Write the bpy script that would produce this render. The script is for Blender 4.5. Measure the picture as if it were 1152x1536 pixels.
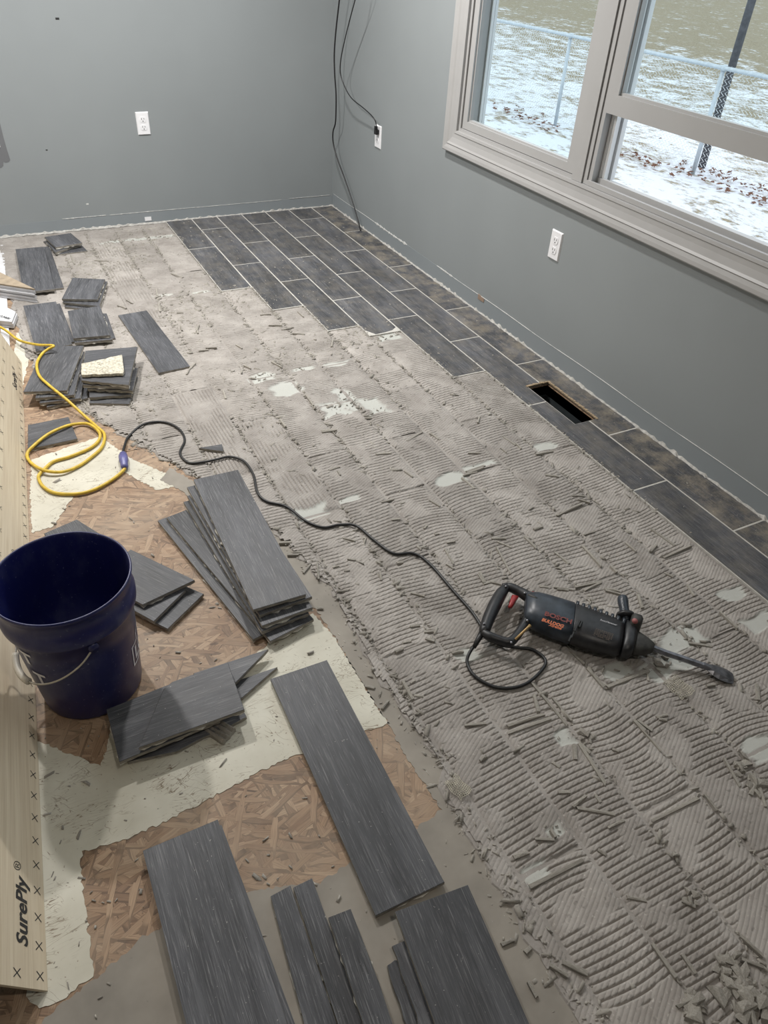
import bpy, bmesh, math, random
import numpy as np
from mathutils import Vector, Matrix

# ------------------------------------------------------------------ clear
for o in list(bpy.data.objects):
    bpy.data.objects.remove(o, do_unlink=True)
scene = bpy.context.scene
COL = scene.collection
random.seed(7)
rng = np.random.default_rng(11)
PI = math.pi

# ------------------------------------------------------------------ camera (fitted to the room's lines; frame 1152 x 1536)
FPX = 1090.55
CAM = np.array([-2.0070, -4.5631, 1.4526])
YAW, PITCH, ROLL = 0.5089, 0.6773, -0.0655

def _rot():
    f = np.array([math.sin(YAW) * math.cos(PITCH), math.cos(YAW) * math.cos(PITCH), -math.sin(PITCH)])
    r = np.cross(f, [0, 0, 1.0]); r /= np.linalg.norm(r)
    d = np.cross(f, r)
    c, s = math.cos(ROLL), math.sin(ROLL)
    return np.array([c * r + s * d, -s * r + c * d, f])
RC = _rot()
cam_data = bpy.data.cameras.new('camera')
cam = bpy.data.objects.new('camera', cam_data)
COL.objects.link(cam)
cam_data.sensor_fit = 'HORIZONTAL'
cam_data.sensor_width = 36.0
cam_data.lens = 36.0 * FPX / 1152.0
cam_data.clip_start = 0.02
cam_data.clip_end = 400
M = Matrix.Identity(4)
for i in range(3):
    M[i][0] = RC[0][i]; M[i][1] = -RC[1][i]; M[i][2] = -RC[2][i]; M[i][3] = CAM[i]
cam.matrix_world = M
scene.camera = cam

# ------------------------------------------------------------------ world, lamps, exposure
vs = scene.view_settings
vs.view_transform = 'Standard'; vs.look = 'None'; vs.gamma = 1.0; vs.use_curve_mapping = False
vs.exposure = 0.22
scene.display_settings.display_device = 'sRGB'
world = bpy.data.worlds.new('overcast_sky'); scene.world = world
world.use_nodes = True
bg = world.node_tree.nodes['Background']
bg.inputs['Color'].default_value = (0.86, 0.94, 1.0, 1)
bg.inputs['Strength'].default_value = 1.35

def lamp(name, loc, power, size, color):
    d = bpy.data.lights.new(name, 'AREA'); d.shape = 'DISK'; d.size = size; d.energy = power; d.color = color
    o = bpy.data.objects.new(name, d); COL.objects.link(o); o.location = loc
    return o
lamp('ceiling_lamp_light', (-0.95, -1.45, 2.42), 44, 0.13, (1.0, 0.975, 0.945))
lamp('ceiling_lamp_light', (-2.15, -1.25, 2.42), 48, 0.13, (1.0, 0.975, 0.945))
lamp('ceiling_lamp_light', (-1.50, -4.7, 2.42), 8, 0.13, (1.0, 0.92, 0.82))

# ------------------------------------------------------------------ pixel -> place helpers
def ray(px, py):
    return np.array([(px - 576) / FPX, (py - 768) / FPX, 1.0]) @ RC
def G(px, py, z=0.0):
    d = ray(px, py); t = (z - CAM[2]) / d[2]; return CAM + t * d
def WX(px, py, X=0.0):
    d = ray(px, py); t = (X - CAM[0]) / d[0]; return CAM + t * d
def WY(px, py, Y=0.0):
    d = ray(px, py); t = (Y - CAM[1]) / d[1]; return CAM + t * d
def crop(o, s, pts):
    return [(o[0] + x / s, o[1] + y / s) for x, y in pts]

# ------------------------------------------------------------------ object helpers
def obj(name, verts, faces, mat=None, parent=None, smooth=False, loc=None):
    me = bpy.data.meshes.new(name)
    me.from_pydata([tuple(map(float, v)) for v in verts], [], [tuple(f) for f in faces])
    if smooth:
        me.polygons.foreach_set('use_smooth', [True] * len(me.polygons))
    if mat: me.materials.append(mat)
    me.update()
    o = bpy.data.objects.new(name, me); COL.objects.link(o)
    if parent: o.parent = parent
    if loc is not None: o.location = loc
    return o
def tag(o, label, cat, group=None, kind=None):
    o['label'] = label; o['category'] = cat
    if group: o['group'] = group
    if kind: o['kind'] = kind
    return o
def struct(o, label=None, cat=None):
    o['kind'] = 'structure'
    if label: o['label'] = label
    if cat: o['category'] = cat
    return o
def empty(name, loc=(0, 0, 0), rz=0):
    o = bpy.data.objects.new(name, None); COL.objects.link(o); o.location = loc; o.rotation_euler = (0, 0, rz)
    o.empty_display_size = 0.05
    return o

class MB:
    """collects verts and faces"""
    def __init__(s): s.v = []; s.f = []
    def add(s, v, f):
        n = len(s.v); s.v += [tuple(map(float, p)) for p in v]; s.f += [tuple(i + n for i in q) for q in f]; return s
    def box(s, x0, x1, y0, y1, z0, z1):
        v = [(x, y, z) for z in (z0, z1) for x, y in ((x0, y0), (x1, y0), (x1, y1), (x0, y1))]
        return s.add(v, [(0, 3, 2, 1), (4, 5, 6, 7), (0, 1, 5, 4), (1, 2, 6, 5), (2, 3, 7, 6), (3, 0, 4, 7)])
    def prism(s, poly, z0, z1, ch=0.0):
        poly = [tuple(p[:2]) for p in poly]
        a = sum(poly[i][0] * poly[(i + 1) % len(poly)][1] - poly[(i + 1) % len(poly)][0] * poly[i][1] for i in range(len(poly)))
        if a < 0: poly = poly[::-1]
        n = len(poly)
        c = np.mean(np.array(poly), axis=0)
        v = [(x, y, z0) for x, y in poly] + [(x, y, z1 - ch) for x, y in poly]
        f = [tuple(range(n))[::-1]]
        f += [(i, (i + 1) % n, n + (i + 1) % n, n + i) for i in range(n)]
        if ch > 0:
            for x, y in poly:
                d = np.array([x, y]) - c; L = np.linalg.norm(d); d = d * (1 - 1.3 * ch / max(L, 1e-6))
                v.append((c[0] + d[0], c[1] + d[1], z1))
            f += [(n + i, n + (i + 1) % n, 2 * n + (i + 1) % n, 2 * n + i) for i in range(n)]
            f.append(tuple(range(2 * n, 3 * n)))
        else:
            f.append(tuple(range(n, 2 * n)))
        return s.add(v, f)
    def tube(s, pts, r, sides=8, caps=True):
        P = [np.array(p, float) for p in pts]; n = len(P)
        R = r if hasattr(r, '__len__') else [r] * n
        up = np.array([0, 0, 1.0]); V = []; prev = None
        for i in range(n):
            t = P[min(i + 1, n - 1)] - P[max(i - 1, 0)]; t /= (np.linalg.norm(t) + 1e-12)
            if prev is None:
                a = np.cross(t, up)
                if np.linalg.norm(a) < 1e-3: a = np.cross(t, [1, 0, 0])
            else:
                a = prev - t * (prev @ t)
            a /= np.linalg.norm(a); prev = a; b = np.cross(t, a)
            rr = R[i]; ra, rb = rr if hasattr(rr, '__len__') else (rr, rr)
            for k in range(sides):
                w = 2 * PI * k / sides
                V.append(P[i] + a * ra * math.cos(w) + b * rb * math.sin(w))
        F = []
        for i in range(n - 1):
            for k in range(sides):
                k2 = (k + 1) % sides
                F.append((i * sides + k, i * sides + k2, (i + 1) * sides + k2, (i + 1) * sides + k))
        if caps:
            F.append(tuple(range(sides))[::-1]); F.append(tuple((n - 1) * sides + k for k in range(sides)))
        return s.add(V, F)
    def lathe(s, prof, c=(0, 0), seg=64):
        V = []; F = []; m = len(prof)
        for k in range(seg):
            w = 2 * PI * k / seg
            for r, z in prof: V.append((c[0] + r * math.cos(w), c[1] + r * math.sin(w), z))
        for k in range(seg):
            k2 = (k + 1) % seg
            for i in range(m - 1): F.append((k * m + i, k2 * m + i, k2 * m + i + 1, k * m + i + 1))
        return s.add(V, F)
    def build(s, name, mat=None, parent=None, smooth=False):
        return obj(name, s.v, s.f, mat, parent, smooth)

def spline(pts, n=8):
    """Catmull-Rom through pts"""
    P = [np.array(p, float) for p in pts]; P = [2 * P[0] - P[1]] + P + [2 * P[-1] - P[-2]]
    out = []
    for i in range(1, len(P) - 2):
        for k in range(n):
            t = k / n; a, b, c, d = P[i - 1], P[i], P[i + 1], P[i + 2]
            out.append(0.5 * ((2 * b) + (c - a) * t + (2 * a - 5 * b + 4 * c - d) * t * t + (3 * b - a - 3 * c + d) * t ** 3))
    out.append(P[-2]); return out

def text_mesh(s, size, shear=0.0, align='LEFT', bold=0.0):
    cu = bpy.data.curves.new('lettering', 'FONT'); cu.body = s; cu.size = size; cu.shear = shear
    cu.align_x = align; cu.resolution_u = 3; cu.offset = bold
    o = bpy.data.objects.new('lettering', cu); COL.objects.link(o)
    dg = bpy.context.evaluated_depsgraph_get()
    me = bpy.data.meshes.new_from_object(o.evaluated_get(dg))
    v = [tuple(p.co) for p in me.vertices]; f = [tuple(p.vertices) for p in me.polygons]
    bpy.data.objects.remove(o, do_unlink=True); bpy.data.curves.remove(cu); bpy.data.meshes.remove(me)
    return v, f

# ------------------------------------------------------------------ materials
def new_mat(name):
    m = bpy.data.materials.new(name); m.use_nodes = True
    nt = m.node_tree; b = nt.nodes['Principled BSDF']
    return m, nt, b
def N(nt, t, **kw):
    n = nt.nodes.new(t)
    for k, v in kw.items():
        if k.startswith('i_'):
            key = k[2:].replace('_', ' ')
            n.inputs[key].default_value = v
        else: setattr(n, k, v)
    return n
def ramp(nt, fac, stops, interp='LINEAR'):
    r = nt.nodes.new('ShaderNodeValToRGB'); r.color_ramp.interpolation = interp
    e = r.color_ramp.elements
    while len(e) > 1: e.remove(e[-1])
    e[0].position = stops[0][0]; e[0].color = tuple(stops[0][1]) + (1,)
    for p, c in stops[1:]:
        q = e.new(p); q.color = tuple(c) + (1,)
    nt.links.new(fac, r.inputs[0]); return r.outputs[0]
def mixc(nt, fac, a, b, mode='MIX'):
    m = nt.nodes.new('ShaderNodeMix'); m.data_type = 'RGBA'; m.blend_type = mode
    for sock, val in ((m.inputs[0], fac), (m.inputs[6], a), (m.inputs[7], b)):
        if hasattr(val, 'links'): nt.links.new(val, sock)
        elif isinstance(val, (int, float)): sock.default_value = val
        else: sock.default_value = tuple(val) + ((1,) if len(val) == 3 else ())
    return m.outputs[2]
def math_(nt, op, a, b=None, clamp=False):
    m = nt.nodes.new('ShaderNodeMath'); m.operation = op; m.use_clamp = clamp
    for i, val in enumerate((a, b)):
        if val is None: continue
        if hasattr(val, 'links'): nt.links.new(val, m.inputs[i])
        else: m.inputs[i].default_value = val
    return m.outputs[0]
def coords(nt, scale=(1, 1, 1), rot=(0, 0, 0), out='Object', loc=(0, 0, 0), src=None):
    mp = nt.nodes.new('ShaderNodeMapping')
    if src is None:
        tc = nt.nodes.new('ShaderNodeTexCoord'); src = tc.outputs[out]
    if any(rot):                                         # turn first, then stretch
        m0 = nt.nodes.new('ShaderNodeMapping'); m0.inputs['Rotation'].default_value = rot; nt.links.new(src, m0.inputs[0]); src = m0.outputs[0]
    nt.links.new(src, mp.inputs[0])
    mp.inputs['Scale'].default_value = scale; mp.inputs['Location'].default_value = loc
    return mp.outputs[0]
def noise(nt, vec, scale, detail=4, rough=0.55, dist=0.0):
    n = nt.nodes.new('ShaderNodeTexNoise'); n.inputs['Scale'].default_value = scale; n.inputs['Detail'].default_value = detail
    n.inputs['Roughness'].default_value = rough; n.inputs['Distortion'].default_value = dist
    if vec is not None: nt.links.new(vec, n.inputs['Vector'])
    return n.outputs[0]
def bump(nt, b, h, strength=0.5, dist=0.001, prev=None):
    n = nt.nodes.new('ShaderNodeBump'); n.inputs['Strength'].default_value = strength; n.inputs['Distance'].default_value = dist
    nt.links.new(h, n.inputs['Height'])
    if prev is not None: nt.links.new(prev, n.inputs['Normal'])
    nt.links.new(n.outputs[0], b.inputs['Normal']); return n.outputs[0]

def plain(name, col, rough=0.5, metal=0.0, var=0.12, scale=60, bmp=0.0, spec=0.5):
    m, nt, b = new_mat(name)
    v = coords(nt)
    n = noise(nt, v, scale)
    lo = tuple(c * (1 - var) for c in col); hi = tuple(min(1, c * (1 + var)) for c in col)
    nt.links.new(ramp(nt, n, [(0.3, lo), (0.7, hi)]), b.inputs['Base Color'])
    b.inputs['Roughness'].default_value = rough; b.inputs['Metallic'].default_value = metal
    b.inputs['Specular IOR Level'].default_value = spec
    if bmp: bump(nt, b, noise(nt, v, scale * 4), bmp, 0.001)
    return m

def m_wall(name, col):
    m, nt, b = new_mat(name)
    v = coords(nt)
    n = noise(nt, v, 1.3, 3); n2 = noise(nt, v, 40, 3)
    c = ramp(nt, n, [(0.3, tuple(x * 0.95 for x in col)), (0.7, tuple(x * 1.05 for x in col))])
    nt.links.new(c, b.inputs['Base Color']); b.inputs['Roughness'].default_value = 0.5
    b.inputs['Specular IOR Level'].default_value = 0.35
    bump(nt, b, noise(nt, v, 220, 2), 0.12, 0.001)
    return m
MW = m_wall('wall_grey_paint', (0.255, 0.275, 0.282))
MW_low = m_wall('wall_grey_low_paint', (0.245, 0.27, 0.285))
MW_scar = plain('bare_drywall', (0.62, 0.62, 0.60), 0.8, var=0.2, scale=90)
MW_caulk = plain('pale_caulk', (0.42, 0.41, 0.385), 0.8, var=0.25, scale=70, bmp=0.5)
M_ceil = plain('ceiling_white', (0.75, 0.75, 0.73), 0.8, var=0.03)
M_vinyl_shaded = plain('window_vinyl_shaded', (0.38, 0.376, 0.372), 0.38, var=0.02, scale=8)  # white vinyl, darkened in colour to stand for backlit shade
M_vinyl_lit = plain('outer_vinyl_lit', (0.72, 0.73, 0.74), 0.35, var=0.02, scale=8)  # brighter copy of the window vinyl, daylight on the jamb put into its colour
M_trim = plain('casing_paint', (0.375, 0.37, 0.366), 0.42, var=0.03, scale=8)
M_plate = plain('outlet_plastic', (0.80, 0.80, 0.82), 0.3, var=0.02)
M_slot = plain('outlet_slot', (0.02, 0.02, 0.02), 0.5)
M_black = plain('black_rubber', (0.012, 0.012, 0.013), 0.45, var=0.2)

def m_osb():
    m, nt, b = new_mat('strand_board')
    base = coords(nt)
    wv = nt.nodes.new('ShaderNodeVectorMath'); wv.operation = 'SCALE'; wv.inputs['Scale'].default_value = 0.009
    wn = N(nt, 'ShaderNodeTexNoise', i_Scale=16.0, i_Detail=2.0); nt.links.new(base, wn.inputs['Vector']); nt.links.new(wn.outputs['Color'], wv.inputs[0])
    ad = nt.nodes.new('ShaderNodeVectorMath'); ad.operation = 'ADD'; nt.links.new(base, ad.inputs[0]); nt.links.new(wv.outputs[0], ad.inputs[1])
    c = None; h = None
    for i, (ang, sx, sy, cut) in enumerate(((0.2, 11, 62, -1), (-0.75, 12, 66, 0.45), (0.85, 13, 70, 0.5), (0.1, 11, 75, 0.55), (1.45, 15, 66, 0.70), (-0.35, 12, 78, 0.66), (0.5, 13, 90, 0.72), (-1.1, 14, 80, 0.82))):
        v = coords(nt, (sx, sy, 0.0), (0, 0, ang), src=ad.outputs[0], loc=(i * 3.7, i * 1.9, 0))
        vo = nt.nodes.new('ShaderNodeTexVoronoi'); vo.voronoi_dimensions = '2D'; vo.distance = 'CHEBYCHEV' if i % 2 else 'EUCLIDEAN'; vo.inputs['Scale'].default_value = 1.0; nt.links.new(v, vo.inputs['Vector'])
        sep = nt.nodes.new('ShaderNodeSeparateColor'); nt.links.new(vo.outputs['Color'], sep.inputs[0])
        gr = noise(nt, coords(nt, (sx * 1.5, sy * 7, 1), (0, 0, ang), src=ad.outputs[0]), 1.0, 3, .6)
        ci = ramp(nt, sep.outputs[0], [(0.0, (0.13, 0.075, 0.043)), (0.06, (0.225, 0.135, 0.08)), (0.35, (0.295, 0.188, 0.112)), (0.7, (0.35, 0.232, 0.145)), (1.0, (0.43, 0.305, 0.20))])
        ci = mixc(nt, 1.0, ci, ramp(nt, gr, [(0.3, (0.62, 0.58, 0.55)), (0.65, (1.12, 1.1, 1.08))]), 'MULTIPLY')
        if c is None: c, h = ci, sep.outputs[2]
        else:
            k = ramp(nt, sep.outputs[1], [(cut, (0, 0, 0)), (cut + 0.005, (1, 1, 1))])
            # strands show a thin dark edge
            ed = ramp(nt, vo.outputs['Distance'], [(0.52, (1, 1, 1)), (0.62, (0.55, 0.52, 0.5))])
            ci = mixc(nt, 1.0, ci, ed, 'MULTIPLY')
            c = mixc(nt, k, c, ci); h = mixc(nt, k, h, sep.outputs[2])
    dust = ramp(nt, noise(nt, base, 5, 5, 0.65), [(0.40, (0.1, 0.1, 0.1)), (0.75, (0.6, 0.6, 0.6))])
    c = mixc(nt, dust, c, (0.37, 0.30, 0.225))
    nt.links.new(c, b.inputs['Base Color']); b.inputs['Roughness'].default_value = 0.6
    bump(nt, b, h, 0.5, 0.0025)
    return m
M_osb = m_osb()

def m_cream():
    m, nt, b = new_mat('cream_paint_residue')
    v = coords(nt)
    n = noise(nt, v, 6, 5)
    c = ramp(nt, n, [(0.3, (0.50, 0.475, 0.39)), (0.7, (0.66, 0.64, 0.55))])
    # strand-board scratches reading through
    k = None
    for q_, (ang, sx, sy) in enumerate(((0.25, 14, 70), (-0.4, 14, 80), (0.95, 18, 60), (-0.05, 12, 110))):
        w = noise(nt, coords(nt, (sx, sy, 1), (0, 0, ang), loc=(q_ * 2.3, q_, 0)), 1.0, 2, 0.5, 0.3)
        ln = ramp(nt, math_(nt, 'ABSOLUTE', math_(nt, 'SUBTRACT', w, 0.5)), [(0.004, (1, 1, 1)), (0.011, (0, 0, 0))])
        ms_ = ramp(nt, noise(nt, coords(nt, loc=(q_ * 4.1, 2, 0)), 9, 3, .6), [(0.53, (0, 0, 0)), (0.62, (0.9, 0.9, 0.9))])
        ln = mixc(nt, 1.0, ln, ms_, 'MULTIPLY')
        k = ln if k is None else mixc(nt, 1.0, k, ln, 'LIGHTEN')
    c = mixc(nt, k, c, (0.20, 0.15, 0.10))
    sp = ramp(nt, noise(nt, v, 130, 2), [(0.70, (0, 0, 0)), (0.76, (1, 1, 1))])
    c = mixc(nt, sp, c, (0.20, 0.14, 0.09))
    nt.links.new(c, b.inputs['Base Color']); b.inputs['Roughness'].default_value = 0.7
    bump(nt, b, k, -0.5, 0.0012)
    return m
M_cream = m_cream()
M_film = plain('grey_mortar_film', (0.27, 0.245, 0.21), 0.75, var=0.18, scale=9, bmp=0.25)

def m_tile(name, dust=0.0):
    m, nt, b = new_mat(name)
    oi = nt.nodes.new('ShaderNodeObjectInfo')
    tc = nt.nodes.new('ShaderNodeTexCoord')
    off = nt.nodes.new('ShaderNodeVectorMath'); off.operation = 'SCALE'; off.inputs[0].default_value = (31, 17, 0)
    nt.links.new(oi.outputs['Random'], off.inputs['Scale'])
    ad = nt.nodes.new('ShaderNodeVectorMath'); ad.operation = 'ADD'
    nt.links.new(tc.outputs['Object'], ad.inputs[0]); nt.links.new(off.outputs[0], ad.inputs[1])
    src = ad.outputs[0]
    wide = noise(nt, coords(nt, (22, 2.2, 1), src=src), 1.0, 4, 0.6, 0.5)
    fine = noise(nt, coords(nt, (430, 13, 1), src=src), 1.0, 5, 0.7, 0.6)
    cloud = noise(nt, coords(nt, (4, 2.5, 1), src=src), 1.0, 3)
    c = ramp(nt, wide, [(0.25, (0.043, 0.044, 0.048)), (0.5, (0.068, 0.070, 0.077)), (0.78, (0.125, 0.128, 0.138))])
    st = ramp(nt, fine, [(0.53, (0, 0, 0)), (0.70, (0.85, 0.85, 0.85))])
    c = mixc(nt, st, c, (0.22, 0.22, 0.225))
    dk = ramp(nt, fine, [(0.30, (0.45, 0.45, 0.45)), (0.45, (1, 1, 1))])
    c = mixc(nt, 1.0, c, dk, 'MULTIPLY')
    c = mixc(nt, 1.0, c, ramp(nt, cloud, [(0.3, (0.78, 0.78, 0.78)), (0.7, (1.28, 1.28, 1.30))]), 'MULTIPLY')
    tone = ramp(nt, oi.outputs['Random'], [(0, (0.88, 0.88, 0.88)), (1, (1.15, 1.15, 1.15))])
    c = mixc(nt, 1.0, c, tone, 'MULTIPLY')
    d1 = noise(nt, coords(nt, (1, 1, 1), src=src), 14, 6, 0.7)
    if dust > 0:
        dn = ramp(nt, d1, [(0.42, (0, 0, 0)), (0.72, (dust, dust, dust))])
        c = mixc(nt, dn, c, (0.36, 0.31, 0.23))
        sp = ramp(nt, noise(nt, src, 260, 2), [(0.66, (0, 0, 0)), (0.72, (dust, dust, dust))])
        c = mixc(nt, sp, c, (0.5, 0.47, 0.40))
    else:
        sp = ramp(nt, noise(nt, src, 170, 2), [(0.72, (0, 0, 0)), (0.77, (0.7, 0.7, 0.7))])
        c = mixc(nt, sp, c, (0.4, 0.39, 0.37))
    # ceramic body at the cut sides and the underside
    sp_ = nt.nodes.new('ShaderNodeSeparateXYZ'); nt.links.new(tc.outputs['Normal'], sp_.inputs[0])
    side = ramp(nt, sp_.outputs[2], [(0.45, (1, 1, 1)), (0.6, (0, 0, 0))])
    body = ramp(nt, noise(nt, src, 60, 3), [(0.3, (0.17, 0.155, 0.135)), (0.7, (0.30, 0.28, 0.245))])
    c = mixc(nt, side, c, body)
    nt.links.new(c, b.inputs['Base Color'])
    r = ramp(nt, wide, [(0.3, (0.42, 0.42, 0.42)), (0.8, (0.6, 0.6, 0.6))]); nt.links.new(r, b.inputs['Roughness'])
    b.inputs['Specular IOR Level'].default_value = 0.4
    bump(nt, b, fine, 0.35, 0.0008)
    return m
M_tile = m_tile('wood_look_tile')
M_tile_lay = m_tile('wood_look_tile_dusty', 0.22)
M_tile_dust = m_tile('wood_look_tile_very_dusty', 0.62)
M_grout = plain('pale_grout', (0.50, 0.485, 0.45), 0.85, var=0.15, scale=50, bmp=0.4)

def m_mortar(name='thinset_mortar', rib=True, lo=(0.25, 0.228, 0.208), hi=(0.41, 0.382, 0.355)):
    m, nt, b = new_mat(name)
    oi = nt.nodes.new('ShaderNodeObjectInfo')
    v = coords(nt)
    n = noise(nt, v, 9, 6, 0.62)
    c = ramp(nt, n, [(0.28, lo), (0.72, hi)])
    sp = ramp(nt, noise(nt, v, 140, 3), [(0.62, (0, 0, 0)), (0.72, (0.55, 0.55, 0.55))])
    c = mixc(nt, sp, c, tuple(min(1, x * 1.45) for x in hi))
    sd = ramp(nt, noise(nt, v, 75, 4), [(0.28, (0.55, 0.55, 0.55)), (0.4, (0, 0, 0))])
    c = mixc(nt, sd, c, tuple(x * 0.55 for x in lo))
    tone = ramp(nt, oi.outputs['Random'], [(0, (0.9, 0.9, 0.9)), (1, (1.1, 1.1, 1.1))])
    c = mixc(nt, 1.0, c, tone, 'MULTIPLY')
    at = nt.nodes.new('ShaderNodeAttribute'); at.attribute_name = 'pale'
    c = mixc(nt, at.outputs['Fac'], c, (0.50, 0.51, 0.475))
    nt.links.new(c, b.inputs['Base Color']); b.inputs['Roughness'].default_value = 0.85
    b.inputs['Specular IOR Level'].default_value = 0.25
    h1 = noise(nt, v, 190, 5, 0.7)
    nrm = bump(nt, b, h1, 0.55, 0.0016)
    if rib:
        # print of the corrugated tile backs: slanted bars 8 mm apart
        dp = nt.nodes.new('ShaderNodeVectorMath'); dp.operation = 'DOT_PRODUCT'; nt.links.new(v, dp.inputs[0])
        dp.inputs[1].default_value = (-0.517, 0.857, 0)
        w = math_(nt, 'MULTIPLY', dp.outputs['Value'], 2 * PI / 0.0088)
        w = math_(nt, 'ADD', w, math_(nt, 'MULTIPLY', noise(nt, v, 12, 1), 3.0))
        s = math_(nt, 'ABSOLUTE', math_(nt, 'SINE', math_(nt, 'MULTIPLY', w, 0.5)))
        ra = nt.nodes.new('ShaderNodeAttribute'); ra.attribute_name = 'rib'
        s = math_(nt, 'MULTIPLY', s, ra.outputs['Fac'])
        bump(nt, b, s, 0.6, 0.0012, nrm)
    return m
M_mortar = m_mortar()
M_rubble = m_mortar('mortar_rubble', False, (0.23, 0.212, 0.185), (0.42, 0.395, 0.352))
M_resid = plain('mortar_residue', (0.52, 0.50, 0.45), 0.85, var=0.3, scale=70, bmp=0.6)
M_mesh = plain('tile_back_scrim', (0.50, 0.47, 0.385), 0.85, var=0.45, scale=110, bmp=0.6)

def vnoise(x, y, f, seed=0):
    """cheap smooth noise, 0..1"""
    r = np.random.default_rng(seed); s = np.zeros_like(np.asarray(x, float) + np.asarray(y, float)); a = 1.0; tot = 0
    for o_ in range(3):
        for q in range(3):
            th = r.random() * 2 * PI; ph = r.random() * 2 * PI
            s = s + a * np.sin((np.cos(th) * x + np.sin(th) * y) * f * (1 + 0.4 * r.random()) + ph); tot += a
        f *= 2.1; a *= 0.55
    return 0.5 + 0.75 * s / tot * 1.6

# ================================================================== THE ROOM
HOLE = [(-0.218, -2.497), (-0.116, -2.505), (-0.116, -2.803), (-0.218, -2.808)]
HX0, HX1, HY0, HY1 = -0.218, -0.116, -2.806, -2.50
def slab_with_hole(x0, x1, y0, y1, z0, z1):
    m = MB()
    m.box(x0, HX0, y0, y1, z0, z1); m.box(HX1, x1, y0, y1, z0, z1)
    m.box(HX0, HX1, y0, HY0, z0, z1); m.box(HX0, HX1, HY1, y1, z0, z1)
    return m
XL, YF = -2.82, -6.6
floor = struct(slab_with_hole(XL, 0.0, YF, 0.0, -0.045, -0.020).build('floor', M_osb), 'brown strand-board subfloor stripped of its tile', 'floor')
seams = [YF, -3.560, -2.34, -1.12, 0.0]
for i in range(len(seams) - 1):
    a, b_ = seams[i] + 0.0015, seams[i + 1] - 0.0015
    if a < HY0 and b_ > HY1: slab_with_hole(XL, 0, a, b_, -0.0199, 0).build('subfloor_panel', M_osb, floor)
    else:
        mb = MB()
        mb.box(XL, 0, a, b_, -0.0199, 0); mb.build('subfloor_panel', M_osb, floor)
# duct under the register opening
M_duct = plain('duct_sheet_metal', (0.06, 0.07, 0.075), 0.45, 0.4, var=0.3, scale=10)
mb = MB(); e = 0.0012
mb.box(HX0 - e, HX0, HY0, HY1, -0.3, -0.003); mb.box(HX1, HX1 + e, HY0, HY1, -0.3, -0.003)
mb.box(HX0, HX1, HY0 - e, HY0, -0.3, -0.003); mb.box(HX0, HX1, HY1, HY1 + e, -0.3, -0.003); mb.box(HX0, HX1, HY0, HY1, -0.302, -0.3)
mb.build('floor_duct', M_duct, floor)['label'] = 'dark rectangular duct in the open floor register hole'
# frayed plywood rim of the hole
mb = MB()
for k in range(30):
    t = k / 29; y = HY0 + (HY1 - HY0) * t; w = 0.006 + 0.004 * random.random()
    mb.box(HX1 - 0.001, HX1 + w, y - 0.006, y + 0.0065, 0.0085, 0.0125 + 0.003 * random.random())
for k in range(10):
    x = HX0 + (HX1 - HX0) * k / 9; w = 0.006 + 0.005 * random.random()
    mb.box(x - 0.006, x + 0.006, HY1 - 0.001, HY1 + w, 0.0085, 0.0125 + 0.003 * random.random())
mb.build('frayed_rim', plain('frayed_wood', (0.34, 0.26, 0.17), 0.8, var=0.4, scale=120), floor)

# walls
WT = 0.09
OY0, OY1, OZ0, OZ1 = -3.98, -1.432, 0.739, 2.02     # window opening
mb = MB()
mb.box(0, WT, OY1, WT, -0.05, 2.44); mb.box(0, WT, YF, OY0, -0.05, 2.44)
mb.box(0, WT, OY0, OY1, -0.05, OZ0); mb.box(0, WT, OY0, OY1, OZ1, 2.44)
wall_right = struct(mb.build('wall_right', MW), 'grey painted wall under and around the window', 'wall')
mb = MB(); mb.box(XL - 0.1, 0.0, 0, WT, -0.05, 2.44)
wall_back = struct(mb.build('wall_back', MW), 'grey painted end wall with one outlet', 'wall')
mb = MB(); mb.box(XL - 0.1, XL, YF, 0, -0.05, 2.44)
struct(mb.build('wall_left', MW), 'grey painted wall behind the leaning sheet', 'wall')
mb = MB(); mb.box(XL - 0.1, WT, YF - 0.1, YF, -0.05, 2.44)
struct(mb.build('wall_front', MW), 'grey painted wall opposite the end wall', 'wall')
mb = MB(); mb.box(XL - 0.1, WT, YF - 0.1, WT, 2.44, 2.5)
struct(mb.build('ceiling', M_ceil), 'white flat ceiling', 'ceiling')

# lower bands of bluer paint where the baseboard was, torn paint line, caulk strip
def strip(name, pts_lo, pts_hi, mat, parent, outward):
    n = len(pts_lo); V = []; F = []
    for p, q in zip(pts_lo, pts_hi):
        V += [p, q, np.array(q) + outward, np.array(p) + outward]
    for i in range(n - 1):
        a, b_ = i * 4, (i + 1) * 4
        F += [(a + 3, b_ + 3, b_ + 2, a + 2), (a + 2, b_ + 2, b_ + 1, a + 1), (a, b_, b_ + 3, a + 3)]
    F += [(0, 3, 2, 1), ((n - 1) * 4, (n - 1) * 4 + 1, (n - 1) * 4 + 2, (n - 1) * 4 + 3)]
    return obj(name, V, F, mat, parent)
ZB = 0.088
ox = np.array([-0.0012, 0, 0]); oy = np.array([0, -0.0012, 0])
ys = np.linspace(YF + 0.05, -0.003, 120)
strip('old_baseboard_band', [(0, y, 0.0) for y in ys], [(0, y, ZB) for y in ys], MW_low, wall_right, ox)
xs = np.linspace(XL + 0.02, -0.003, 60)
strip('old_baseboard_band', [(x, 0, 0.0) for x in xs], [(x, 0, 0.071) for x in xs], MW_low, wall_back, oy)
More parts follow.
